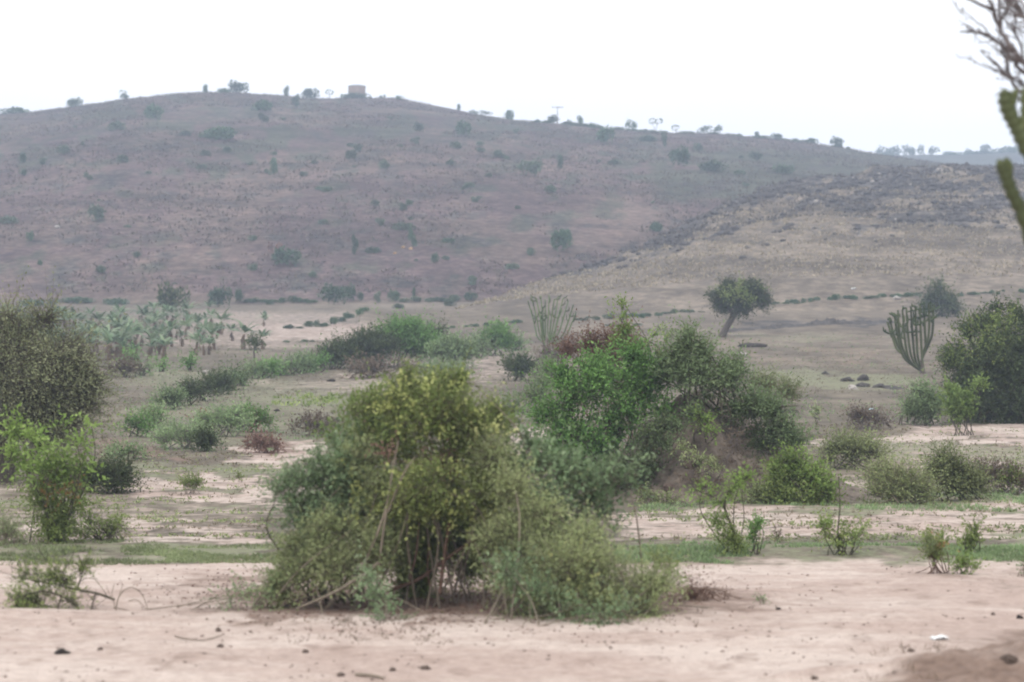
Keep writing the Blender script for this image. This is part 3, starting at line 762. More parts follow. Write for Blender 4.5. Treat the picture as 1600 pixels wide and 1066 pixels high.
shrub('arching yellow-green sprays between the two shrubs on top of the mound', 1030, 38.4, [blob(1020, 522, 12, 9, 0), blob(1005, 540, 14, 10, 0), blob(1040, 530, 9, 12, 0), blob(1035, 560, 14, 16, 0)], 'bright', 'darktwig', 3.6, .4, 5, 14, .6, 1.1, 8, .008, 65, spread=.15, name='leafy_sprays', cat='plant')
shrub('big grey-green shrub crowning the right side of the earth mound', 1115, 37.5,
      [blob(1076, 585, 40, 34, 0), blob(1128, 598, 44, 36, 0), blob(1172, 635, 38, 36, 0), blob(1062, 566, 24, 34, .1), blob(1078, 535, 14, 22, 0), blob(1216, 682, 34, 32, 0), blob(1100, 560, 24, 28, .1), blob(1040, 585, 20, 26, .2), blob(1205, 645, 22, 30, 0), blob(1240, 690, 20, 20, 0), blob(1150, 580, 20, 22, .1)],
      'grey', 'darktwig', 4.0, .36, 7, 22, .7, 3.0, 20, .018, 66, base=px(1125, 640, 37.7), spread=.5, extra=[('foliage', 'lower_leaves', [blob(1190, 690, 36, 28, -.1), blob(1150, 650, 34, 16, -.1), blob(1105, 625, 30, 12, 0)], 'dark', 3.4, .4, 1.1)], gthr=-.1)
shrub('feathery pale green grass bush behind the right shoulder of the mound', 1205, 42.0, [blob(1200, 605, 18, 18, 0), blob(1225, 612, 22, 14, 0), blob(1180, 600, 12, 14, 0), blob(1240, 622, 16, 8, 0)], 'grass', 'paletwig', 4.2, .22, 6, 18, .9, 1.8, 12, .006, 67, spread=.2, name='grass_bush', cat='plant')
shrub('sprig of yellow-green leaves growing out of the bare mound face', 1106, 36.8, [blob(1106, 662, 13, 18, 0), blob(1092, 650, 10, 12, 0), blob(1118, 676, 8, 10, 0)], 'bright', 'darktwig', 3.6, .5, 5, 12, .4, 1.5, 6, .008, 68, spread=.08, ground=False, base=px(1104, 690, 37.4), name='leafy_sprig', cat='plant')
shrub('dull scrub clinging to the middle of the bare mound face', 1090, 36.6, [blob(1088, 715, 22, 20, 0), blob(1068, 700, 12, 12, 0), blob(1118, 730, 16, 12, 0)], 'sage', 'darktwig', 3.4, .4, 5, 10, .3, .6, 4, .005, 69, spread=.1, ground=False, base=px(1090, 735, 36.7), name='scrub')
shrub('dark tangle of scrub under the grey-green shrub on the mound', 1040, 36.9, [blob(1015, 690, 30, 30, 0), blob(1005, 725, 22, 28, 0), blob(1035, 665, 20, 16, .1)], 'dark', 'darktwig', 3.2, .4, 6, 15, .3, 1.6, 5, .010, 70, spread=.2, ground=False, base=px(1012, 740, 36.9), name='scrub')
shrub('low olive scrub along the foot of the bare mound face', 1120, 36.2, [blob(1040, 782, 26, 10, 0), blob(1090, 786, 30, 8, -.1), blob(1150, 786, 34, 9, -.1), blob(1010, 775, 20, 14, 0), blob(1180, 772, 20, 16, 0)], 'sage', 'darktwig', 3.2, .4, 6, 10, .4, 1.3, 12, .006, 76, spread=.7, name='scrub')
shrub('dry grey twiggy scrub draped over the right of the bare mound face', 1150, 36.6, [blob(1140, 700, 30, 30, 0), blob(1165, 735, 26, 22, -.1), blob(1120, 760, 24, 14, -.2), blob(1075, 745, 20, 18, -.1)], 'dry', 'greytwig', 3.2, .35, 6, 11, .3, .35, 6, .006, 79, spread=.15, ground=False, base=px(1140, 740, 36.7), name='dry_scrub')
shrub('patch of grey-green scrub on the upper left shoulder of the bare mound face', 1060, 36.9, [blob(1052, 668, 24, 18, 0), blob(1085, 648, 22, 14, .1), blob(1040, 700, 18, 16, -.1)], 'grey', 'darktwig', 3.4, .4, 6, 11, .4, 1.6, 4, .006, 78, spread=.1, ground=False, base=px(1055, 690, 37.0), name='scrub')
shrub('yellow-green topped shrub at the right foot of the mound', 1250, 36.2,
      [blob(1240, 718, 34, 20, 0), blob(1272, 745, 32, 26, 0), blob(1292, 762, 18, 22, -.1), blob(1225, 735, 20, 18, 0)], 'bright', 'darktwig', 4.0, .5, 6, 18, .4, 2.0, 14, .014, 71, spread=.4,
      extra=[('foliage', 'lower_leaves', [blob(1240, 755, 56, 36, .1), blob(1200, 775, 26, 18, .2), blob(1285, 778, 30, 16, 0), blob(1225, 745, 34, 22, .2), blob(1250, 782, 60, 14, -.1)], 'olive', 3.4, .4, 2.4)])
shrub('small round dark green bush on the flat left of the mound', 812, row_d(812, 596), lumps(812, 594, 50, 38, 6, 72, .026), 'dark', 'darktwig', 3.2, .45, 6, 12, .5, 2.8, 6, .03, 72, spread=.3, name='bush', cat='bush')
shrub('grey-green scrub between the budding shrub and the mound', 815, 52.0, [blob(830, 622, 34, 20, 0), blob(800, 640, 22, 24, 0), blob(845, 600, 18, 20, .4), blob(860, 580, 22, 20, .6)], 'grey', 'greytwig', 3.4, .4, 6, 15, .6, 1.5, 14, .012, 73, spread=.5, name='scrub')
shrub('grey leafless bush on the flat below the slender candelabra tree', 862, row_d(862, 585), [blob(862, 560, 26, 20, 0), blob(885, 545, 20, 16, 0), blob(845, 575, 14, 14, 0)], 'dry', 'greytwig', 2.8, .35, 5, 14, .7, 1.0, 24, .015, 74, spread=.6, name='bare_bush', cat='bush')

# ------------------------------------------------------------------ saplings along the right-hand grass strip
d = row_d(1150, 868)
shrub('crooked sapling with layered leafy branches right of the mound foot', 1150, d,
      [blob(1090, 766, 20, 7, 0), blob(1152, 756, 13, 9, 0), blob(1166, 746, 8, 8, 0), blob(1126, 786, 14, 10, 0), blob(1110, 772, 16, 8, 0), blob(1122, 815, 9, 12, 0), blob(1140, 768, 12, 8, 0)], 'bright', 'darktwig', 4.0, .45, 5, 14, .3, 2.8, 3, .008, 81, name='sapling', cat='sapling', spread=.03,
      extra=[('stem', pl([(1152, 870), (1146, 830), (1133, 795), (1138, 770), (1156, 752)], d), [.020, .009]), ('stem', pl([(1136, 800), (1120, 780), (1085, 765)], d), [.010, .004]),
             ('foliage', 'lower_leaves', [blob(1140, 845, 16, 20, 0), blob(1155, 855, 16, 12, 0), blob(1130, 825, 10, 16, 0)], 'olive', 3.6, .4, 2.2)])
d = row_d(1181, 867)
shrub('narrow upright green sapling next to the crooked sapling', 1181, d, [blob(1182, 830, 11, 12, 0), blob(1186, 818, 8, 10, 0), blob(1178, 842, 8, 8, 0)], 'green', 'darktwig', 3.8, .45, 5, 11, .6, 1.9, 7, .007, 82, name='sapling', cat='sapling', spread=.04)
shrub('tiny brownish seedling on the sand behind the grass strip', 1216, row_d(1216, 848), [blob(1216, 836, 8, 5, 0)], 'dry', 'darktwig', 3.2, .45, 5, 7, .5, 1.8, 4, .004, 83, name='seedling', cat='plant', spread=.02)
d = row_d(1312, 868)
shrub('spreading twiggy sapling in the middle of the right-hand grass strip', 1312, d, [blob(1294, 830, 17, 17, 0), blob(1336, 838, 15, 10, 0), blob(1312, 845, 18, 14, 0), blob(1322, 826, 10, 10, 0), blob(1282, 818, 9, 9, 0), blob(1348, 830, 6, 6, 0)], 'olive', 'darktwig', 3.8, .45, 5, 12, .5, 1.6, 14, .008, 84, name='sapling', cat='sapling', spread=.06,
      extra=[('stem', pl([(1312, 868), (1310, 830), (1313, 790), (1311, 745)], d), [.012, .005]), ('foliage', 'top_leaves', [blob(1290, 820, 18, 12, -.1), blob(1334, 832, 12, 8, -.1)], 'bright', 3.6, .45, .6)])
shrub('rust tinged upright clump of leaves on the pale sand at right', 1460, row_d(1460, 897), [blob(1461, 868, 16, 22, 0), blob(1452, 848, 8, 12, 0), blob(1472, 850, 9, 12, 0)], 'olive', 'redtwig', 4.0, .4, 6, 15, .8, 2.1, 16, .006, 85, name='leafy_clump', cat='plant', spread=.1, extra=[('foliage', 'orange_leaves', [blob(1466, 855, 8, 10, -.1)], 'rust', 3.4, .45, .35), ('foliage', 'pale_leaves', [blob(1458, 862, 14, 18, -.1)], 'grass', 3.6, .45, .7)])
shrub('dark round-topped sapling behind the rust tinged clump', 1517, row_d(1517, 866), [blob(1518, 846, 15, 16, 0), blob(1522, 828, 9, 10, 0), blob(1508, 850, 9, 10, 0)], 'olive', 'darktwig', 3.8, .45, 5, 12, .6, 2.0, 10, .007, 86, name='sapling', cat='sapling', spread=.06)
shrub('low yellow-green clump on the pale sand right of the rust tinged clump', 1507, row_d(1507, 898), [blob(1508, 882, 18, 12, 0), blob(1495, 886, 10, 9, 0), blob(1525, 888, 9, 8, 0)], 'bright', 'paletwig', 3.8, .4, 5, 12, .6, 1.5, 10, .005, 87, name='leafy_clump', cat='plant', spread=.1)
shrub('sliver of grey twiggy bush cut by the right edge on the sand', 1606, 23.0, [blob(1606, 905, 12, 26, 0), blob(1612, 880, 10, 16, 0)], 'grey', 'paletwig', 3.6, .4, 5, 14, .6, 1.6, 10, .006, 88, spread=.08)

# shrubs behind them
shrub('rounded pale olive shrub right of the mound', 1332, row_d(1332, 733), lumps(1335, 732, 100, 48, 7, 91, .013), 'sage', 'darktwig', 3.3, .35, 6, 21, .7, 2.2, 12, .012, 91, spread=.4)
shrub('straggly olive shrub with dry twigs, second along the bank right of the mound', 1402, row_d(1402, 787), [blob(1392, 745, 30, 30, 0), blob(1420, 762, 28, 26, 0), blob(1372, 768, 20, 22, 0), blob(1440, 776, 18, 14, 0), blob(1400, 772, 36, 18, 0), blob(1445, 768, 24, 16, 0), blob(1365, 745, 22, 22, .3)], 'sage', 'paletwig', 3.3, .35, 6, 22, .7, 2.1, 20, .010, 92, spread=.35)
shrub('full olive shrub with a dark underside on the bank before the pale sand', 1487, row_d(1487, 783), [blob(1485, 732, 32, 26, 0), blob(1508, 752, 26, 26, 0), blob(1462, 742, 20, 24, 0), blob(1490, 762, 34, 22, 0), blob(1470, 715, 12, 12, 0), blob(1525, 762, 24, 18, 0)], 'sage', 'darktwig', 3.3, .38, 6, 20, .6, 2.4, 14, .012, 93, spread=.3)
shrub('grey-brown dry shrub near the right edge on the bank', 1560, row_d(1560, 772), [blob(1552, 738, 30, 20, 0), blob(1578, 748, 24, 20, 0), blob(1535, 750, 20, 18, 0), blob(1600, 755, 20, 18, 0)], 'dry', 'greytwig', 3.2, .35, 6, 17, .7, 1.7, 22, .009, 94, spread=.4, name='dry_shrub', extra=[('foliage', 'green_leaves', [blob(1560, 752, 44, 14, -.1), blob(1590, 745, 14, 18, -.1)], 'olive', 3.2, .4, 1.0)])
shrub('dull brown scrub on the flat between the mound and the dark bush', 1355, row_d(1355, 672), [blob(1355, 655, 34, 12, 0), blob(1335, 650, 14, 12, 0), blob(1380, 660, 16, 9, 0)], 'dry', 'greytwig', 2.8, .35, 6, 13, .5, 1.3, 14, .010, 95, spread=.5, name='dry_scrub')
shrub('thin green sprig standing right of the mound on the flat', 1275, row_d(1275, 668), [blob(1275, 650, 6, 12, 0), blob(1278, 640, 4, 7, 0)], 'grass', 'darktwig', 3.2, .4, 5, 9, .9, 1.4, 4, .006, 96, spread=.05, name='thin_sprig', cat='plant')

# ------------------------------------------------------------------ right middle distance
d = row_d(1540, 662)
shrub('huge dark dense bush at the right edge, taller than all around it', 1550, d,
      [blob(1540, 560, 58, 60, 0), blob(1590, 545, 54, 54, 0), blob(1508, 596, 40, 46, 0), blob(1600, 612, 60, 44, 0), blob(1538, 506, 32, 22, 0), blob(1490, 560, 24, 28, 0), blob(1560, 484, 9, 14, 0), blob(1590, 495, 26, 14, 0), blob(1540, 630, 50, 26, 0), blob(1640, 560, 50, 60, 0), blob(1630, 630, 50, 30, 0), blob(1515, 520, 14, 16, 0), blob(1502, 636, 30, 22, 0), blob(1560, 648, 60, 14, 0), blob(1600, 645, 40, 16, 0)],
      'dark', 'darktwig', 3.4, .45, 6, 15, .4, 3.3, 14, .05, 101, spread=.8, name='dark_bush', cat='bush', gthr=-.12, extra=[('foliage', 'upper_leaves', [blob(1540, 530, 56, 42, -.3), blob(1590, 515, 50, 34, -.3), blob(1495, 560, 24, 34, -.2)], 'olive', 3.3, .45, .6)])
shrub('pale olive rounded bush at the left foot of the huge dark bush', 1440, row_d(1440, 665), [blob(1440, 622, 28, 28, 0), blob(1422, 636, 18, 22, 0), blob(1462, 632, 18, 24, 0), blob(1442, 645, 34, 16, 0)], 'grey', 'darktwig', 3.1, .4, 6, 14, .6, 2.7, 10, .02, 102, spread=.4, name='rounded_bush', cat='bush', extra=[('foliage', 'lower_leaves', [blob(1440, 650, 34, 10, -.2)], 'dark', 3, .4, 1.5)])
shrub('vivid yellow-green bush on a narrow stalk before the huge dark bush', 1503, row_d(1503, 681), [blob(1504, 628, 26, 22, 0), blob(1488, 614, 14, 14, 0), blob(1526, 612, 11, 14, 0), blob(1505, 648, 20, 14, 0), blob(1490, 640, 14, 14, 0), blob(1535, 600, 6, 8, 0)], 'bright', 'darktwig', 3.6, .5, 6, 10, .6, 3.0, 12, .012, 103, spread=.18, name='bright_bush', cat='bush')
shrub('dark grey-green bush standing behind the dense candelabra tree', 1467, row_d(1467, 495), [blob(1462, 468, 22, 18, 0), blob(1482, 476, 18, 16, 0), blob(1465, 450, 12, 9, 0), blob(1448, 480, 12, 12, 0), blob(1490, 485, 12, 9, 0)], 'dark', 'darktwig', 3.0, .4, 6, 12, .4, 3, 8, .05, 104, spread=.5, name='bush', cat='bush')

def candelabra(label, u, row, arms, d=None, base_r=.16, arm_r=.06, mat='cactus', tips=None, name='candelabra_tree'):
    d = d or row_d(u, row)
    b = base_at(u, d); root = empty(name, b, label, 'tree')
    g = np.random.default_rng(int(u)); ar, tp, tk = MB(), MB(), MB()
    for pts in arms:
        off = g.normal(size=1)[0] * .55
        q = pl(pts, d, [off * (i / (len(pts) - 1)) for i in range(len(pts))])
        sp = spline(q, 7)
        tube(ar, sp, [arm_r * .9, arm_r * 1.05, arm_r * 1.1, arm_r * .8], 8, .28, r=g.random(), cap=True)
        n = max(3, len(sp) // 3)
        for k in range(tips or 0):
            i = len(sp) - 1 - g.integers(0, n + 1); e = sp[i]
            w = g.normal(size=3) * np.array([.14, .16, .03]); 
            h = np.array([0, 0, (.16 + .22 * g.random()) * (1 if i < len(sp) - 3 else .5)])
            tube(tp, spline([e, e + w + h * .25, e + w * 1.2 + h], 4), [arm_r * .7, arm_r * .85, arm_r * .4], 8, .25, r=g.random())
    q = [base_at(u, d) + np.array([0, 0, -.15]), px(u - 2, row - 8, d), px(u - 4, row - 18, d)]
    tube(tk, spline(q, 5), [base_r, base_r * .85, base_r * .6], 8, r=.5)
    link('trunk', tk.mesh('trunk', b, True), M['bark'], root)
    link('arms', ar.mesh('arms', b), M[mat], root)
    if tips: link('foliage', tp.mesh('foliage', b), M['cactip'], root)  # succulent arm tips, short ribbed lobes rather than leaves
    return root
arms = [[(1443, 582), (1428, 572), (1410, 553), (1397, 524), (1390, 496)], [(1430, 574), (1412, 558), (1403, 525), (1397, 490)], [(1424, 568), (1411, 545), (1405, 515), (1403, 485)],
        [(1432, 574), (1420, 560), (1414, 530), (1410, 484)], [(1434, 575), (1424, 556), (1419, 525), (1416, 481)], [(1438, 577), (1430, 560), (1426, 525), (1423, 479)], [(1440, 578), (1434, 555), (1432, 520), (1430, 478)],
        [(1443, 582), (1441, 560), (1439, 525), (1437, 476)], [(1442, 560), (1446, 540), (1445, 510), (1444, 475)], [(1442, 552), (1450, 530), (1452, 505), (1451, 474)], [(1443, 556), (1455, 528), (1458, 505), (1458, 476)], [(1410, 553), (1401, 545), (1394, 525), (1386, 503)]]
candelabra('dense candelabra tree of packed upright green arms leaning left by the huge dark bush', 1443, 582, arms, d=row_d(1442, 584), arm_r=.052, base_r=.12, tips=7)
arms = []
for (tu, tr, mu, mr) in [(825, 470, 834, 512), (830, 463, 838, 505), (838, 466, 844, 508), (845, 462, 848, 505), (852, 468, 852, 508), (858, 461, 857, 500), (866, 468, 862, 505), (872, 464, 868, 500), (880, 466, 873, 502), (888, 470, 880, 508), (896, 476, 888, 512), (900, 488, 893, 516), (842, 484, 846, 512), (878, 484, 872, 510)]:
    arms.append([(853, 548), (851 if mu < 855 else 858, 538), (mu * .7 + 853 * .3, mr + 14), (mu, mr - 10), (tu, tr)])
candelabra('slender open candelabra tree of thin pale arms behind the mound', 853, 552, arms, d=row_d(853, 560), arm_r=.036, base_r=.11, mat='grey', tips=3)

def acacia():
    d = row_d(1128, 527)
    b = base_at(1128, d); root = empty('umbrella_tree', b, 'lone flat-topped tree with a leaning dark trunk on the right-hand slope', 'tree')
    tk, fo = MB(), MB()
    P = lambda *a: pl(a, d)
    for pts, r in [(P((1127, 528), (1135, 512), (1144, 497), (1150, 488)), [.26, .20, .20, .17]), (P((1147, 493), (1138, 482), (1126, 472), (1115, 465)), [.15, .11, .05]), (P((1149, 490), (1160, 480), (1178, 470), (1192, 464)), [.15, .11, .05]), (P((1149, 488), (1152, 472), (1158, 455)), [.13, .08, .04]), (P((1140, 484), (1132, 466), (1128, 455)), [.08, .05, .03]), (P((1165, 478), (1172, 464), (1178, 452)), [.08, .05, .03])]:
        tube(tk, spline(pts, 6), r, 8, r=.5)
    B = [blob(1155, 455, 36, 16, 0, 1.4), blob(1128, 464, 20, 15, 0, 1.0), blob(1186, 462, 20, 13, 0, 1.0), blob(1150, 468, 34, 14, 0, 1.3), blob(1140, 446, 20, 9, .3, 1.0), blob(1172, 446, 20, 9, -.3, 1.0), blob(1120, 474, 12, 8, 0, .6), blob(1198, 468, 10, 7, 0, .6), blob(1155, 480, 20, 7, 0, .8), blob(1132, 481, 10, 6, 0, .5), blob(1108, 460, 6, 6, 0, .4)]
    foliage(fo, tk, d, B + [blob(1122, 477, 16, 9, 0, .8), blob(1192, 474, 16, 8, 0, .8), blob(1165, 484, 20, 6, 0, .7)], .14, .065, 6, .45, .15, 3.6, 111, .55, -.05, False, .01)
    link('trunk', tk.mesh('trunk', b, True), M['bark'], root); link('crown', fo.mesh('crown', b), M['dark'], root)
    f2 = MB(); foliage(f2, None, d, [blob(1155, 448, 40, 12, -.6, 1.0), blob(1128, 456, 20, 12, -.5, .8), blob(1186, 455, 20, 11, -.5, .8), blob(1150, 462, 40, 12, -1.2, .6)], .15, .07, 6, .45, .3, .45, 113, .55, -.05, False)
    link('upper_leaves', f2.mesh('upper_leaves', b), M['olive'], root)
acacia()

# ------------------------------------------------------------------ top right corner: near succulent arms and bare tree
def near_candelabra():
    d = 12.0; b = base_at(1712, d); root = empty('candelabra_tree', b, 'close ribbed candelabra tree reaching in from the right edge below the bare tree', 'tree')
    ar, tk = MB(), MB(); s = d / F
    tube(tk, spline(pl([(1712, 1245), (1706, 1000), (1704, 700), (1700, 460)], d), 5), [.11, .10, .085, .07], 10, r=.5)
    A = [([(1704, 640), (1660, 520), (1622, 410), (1598, 338), (1580, 300), (1570, 272), (1563, 254)], 10.5), ([(1574, 280), (1577, 262), (1571, 249)], 5.5), ([(1570, 270), (1563, 262), (1560, 251)], 5),
         ([(1700, 470), (1660, 370), (1622, 270), (1598, 222), (1586, 196), (1574, 172), (1568, 146)], 12), ([(1582, 190), (1580, 165), (1586, 142)], 7), ([(1592, 208), (1602, 178), (1601, 140)], 9), ([(1578, 180), (1571, 160), (1564, 150)], 5), ([(1600, 190), (1612, 165), (1611, 138)], 8),
         ([(1700, 460), (1680, 330), (1650, 220), (1640, 150)], 12), ([(1702, 500), (1730, 380), (1745, 260), (1748, 160)], 12), ([(1704, 560), (1755, 460), (1790, 330), (1795, 240)], 12), ([(1660, 350), (1640, 260), (1622, 200), (1618, 140)], 10)]
    for i, (pts, r) in enumerate(A):
        off = .25 * ((i % 3) - 1) if i > 7 else 0
        sp = spline(pl(pts, d, off), 7); n = len(sp)
        rad = r * s * (1 + .16 * np.sin(np.arange(n) * 1.9 + i))
        rad[-2:] *= .8
        tube(ar, sp, rad, 8, .30, r=(i * .37) % 1)
    link('trunk', tk.mesh('trunk', b, True), M['bark'], root); link('arms', ar.mesh('arms', b), M['cactus'], root)
near_candelabra()
def bare_tree():
    d = 15.0; b = base_at(1790, d); root = empty('bare_tree', b, 'leafless grey-twigged tree reaching into the top right corner', 'tree')
    tk, br = MB(), MB(); g = np.random.default_rng(8)
    tube(tk, spline(pl([(1790, 1095), (1785, 800), (1770, 500), (1750, 330)], d), 6), [.13, .11, .09, .07], 9, r=.5)
    P = lambda *a: pl(a, d, [.25 * g.normal() * (i / len(a)) for i in range(len(a))])
    limbs = [(P((1755, 380), (1700, 260), (1640, 150), (1598, 100), (1576, 70), (1560, 45), (1545, 0)), .030), (P((1640, 150), (1590, 105), (1560, 68), (1530, 52), (1500, 50)), .016), (P((1755, 360), (1720, 200), (1660, 90), (1610, 40), (1585, 5)), .030),
             (P((1700, 260), (1640, 200), (1600, 150), (1575, 120), (1548, 95)), .018), (P((1660, 200), (1615, 150), (1590, 125), (1560, 118)), .010), (P((1720, 220), (1640, 60), (1600, 30), (1560, 12)), .018), (P((1750, 330), (1760, 150), (1740, -40)), .03), (P((1755, 350), (1820, 200), (1850, 20)), .03), (P((1600, 100), (1585, 40), (1590, -10)), .01)]
    def rec(pts, r, lev):
        sp = spline(pts, 5); n = len(sp)
        w = sp + g.normal(size=sp.shape) * np.array([.006, .006, .006]) * (np.arange(n) > 0)[:, None]
        tube(br, w, [r, max(r * .35, .0022)], 5 if lev else 6, r=.5)
        if lev >= 2: return
        L = np.linalg.norm(sp[-1] - sp[0])
        for k in range([6, 3, 2][lev]):
            i = int(n * (.25 + .7 * g.random())); i = min(i, n - 2)
            t = norm((sp[i + 1] - sp[i])[None])[0]
            dr = norm((t * .9 + g.normal(size=3) * np.array([.36, .5, .36]) + np.array([-.22, 0, .10]))[None])[0]
            ln = L * (.16 + .22 * g.random()) * [.8, .9, .8][lev]
            ln = min(ln * 1.3, .6)
            p0 = w[i]; p1 = p0 + dr * ln * .5 + g.normal(size=3) * .02; p2 = p0 + dr * ln + np.array([0, 0, .05 * ln])
            rec([p0, p1, p2], max(r * .4, .0022), lev + 1)
    for pts, r in limbs: rec(pts, r, 0)
    link('trunk', tk.mesh('trunk', b, True), M['bark'], root); link('branches', br.mesh('branches', b, True), M['greytwig'], root)
bare_tree()

# ------------------------------------------------------------------ middle distance shrubs, left of the mound
def mid(label, u, rb, w, h, mat='green', seed=0, n=7, lpx=3.0, cover=2.8, up=.5, asp=.42, name='bush', cat='bush', smat='darktwig', group=None, ns=6):
    d = row_d(u, rb)
    return shrub(label, u, d, lumps(u, rb, w, h, n, seed, d / F), mat, smat, lpx, asp, 6, 13, up, cover, ns, .0003 * d, seed, name, cat, group, spread=w * d / F * .15)
mid('dark green bush at the left end of the mid-field thicket', 528, 577, 62, 48, 'dark', 121)
mid('tall dark green bush, second from the left in the mid-field thicket', 578, 575, 84, 62, 'dark', 122, 8)
mid('largest bush of the mid-field thicket, topped with lighter leaves', 632, 572, 92, 82, 'green', 123, 9, cover=3.2)
mid('dark bush at the right of the mid-field thicket', 672, 570, 62, 66, 'dark', 124)
mid('pale grey-green bush right of the mid-field thicket', 708, 575, 70, 50, 'grey', 125)
mid('grey twiggy scrub along the foot of the mid-field thicket', 600, 590, 120, 24, 'dry', 126, 8, cover=1.6)
mid('low grey scrub in front of the right end of the mid-field thicket', 690, 592, 90, 26, 'grey', 127, 8, cover=1.4)
mid('compact green bush alone left of the slender candelabra tree', 775, 556, 46, 48, 'green', 128)
mid('small pale bush beside the compact green bush', 745, 560, 34, 26, 'grey', 129, cover=1.5)
mid('twiggy low bush between the compact green bush and the candelabra', 805, 548, 22, 20, 'grey', 130, cover=1.2)
hs = [(398, 592, 26, 24, 'grey'), (416, 590, 26, 26, 'green'), (434, 588, 22, 22, 'grey'), (452, 586, 26, 24, 'grey'), (472, 584, 28, 30, 'grey'), (491, 582, 26, 26, 'green')]
for i, (u, r, w, h, m) in enumerate(hs):
    mid('shrub in the low hedge running left from the mid-field thicket', u, r, w * 1.25, h, m, 140 + i, 5, cover=2.0, group='shrubs of the low hedge left of the mid-field thicket', name='hedge_shrub', cat='shrub', ns=3)
hs = [(268, 640, 44, 36, 'grey'), (292, 634, 40, 38, 'dark'), (314, 626, 40, 36, 'dark'), (338, 618, 40, 34, 'dark'), (360, 610, 34, 30, 'grey'), (377, 603, 22, 26, 'dark')]
for i, (u, r, w, h, m) in enumerate(hs):
    mid('shrub in the dark slanting hedge below the banana plantation', u, r, w * 1.15, h, m, 150 + i, 5, cover=2.2, group='shrubs of the slanting hedge below the bananas', name='hedge_shrub', cat='shrub', ns=3)
mid('dull brown-green weedy bush left of the budding shrub top', 350, 682, 90, 50, 'grey', 160, 8, cover=1.7, smat='greytwig')
mid('green weedy bush with dry stalks behind the reddish bare patch', 392, 676, 60, 40, 'green', 161, 7, cover=1.5, smat='redtwig')
mid('grey scrub on the bank above the reddish soil at left', 285, 702, 90, 44, 'grey', 162, 8, cover=1.5, smat='greytwig')
mid('small dark green bush on the bank left of the reddish bare patch', 322, 706, 34, 34, 'dark', 163, 6)
mid('small upright weed with orange leaves on the bank', 318, 680, 26, 34, 'rust', 164, 5, cover=1.0, name='weed', cat='plant')
mid('pale green bush beside the thorn tree crown', 215, 682, 44, 34, 'green', 165, 6, cover=1.5)
mid('grey bush on the slope right of the thorn tree', 242, 668, 36, 34, 'grey', 166, 6, cover=1.6)
mid('low scrub at the foot of the bank beside the thorn tree', 200, 720, 70, 22, 'grey', 167, 7, cover=1.3)
mid('dry reddish brush heap on the bare patch left of the budding shrub', 412, 708, 62, 24, 'red', 168, 7, cover=1.6, name='dead_brush', cat='brush', smat='redtwig')
mid('dull grey scrub behind the left shoulder of the budding shrub', 492, 682, 84, 34, 'dry', 169, 7, cover=1.0, smat='greytwig')
mid('grey-green weeds left of the banana seedlings', 195, 590, 50, 26, 'dry', 170, 6, cover=1.4, name='weeds', cat='plant')
mid('green weeds at the edge of the banana plantation beside the thorn tree', 222, 588, 30, 22, 'grey', 171, 5, cover=1.3, name='weeds', cat='plant')
mid('leftmost dark green seedling on the bare ground before the bananas', 207, 566, 18, 14, 'green', 172, 4, cover=2.0, name='seedling', cat='plant')
mid('dark seedling tree with a short stem before the bananas', 253, 582, 12, 20, 'green', 173, 4, name='seedling', cat='plant')
mid('slim dark green seedling standing apart in front of the bananas', 296, 578, 11, 22, 'green', 174, 4, name='seedling', cat='plant')
def small_tree():
    d = row_d(397, 562); b = base_at(397, d); root = empty('small_tree', b, 'small dark round-headed tree on a thin stem right of the bananas', 'tree')
    tk, fo = MB(), MB()
    tube(tk, spline(pl([(398, 564), (397, 553), (397, 542)], d), 5), [.07, .05, .03], 6, r=.5)
    foliage(fo, tk, d, [blob(397, 537, 7, 7), blob(393, 533, 5, 5), blob(402, 533, 5, 5), blob(397, 545, 4, 4)], .16, .08, 6, .4, .5, 3, 175, .5, -.2)
    link('trunk', tk.mesh('trunk', b, True), M['bark'], root); link('crown', fo.mesh('crown', b), M['dark'], root)
small_tree()

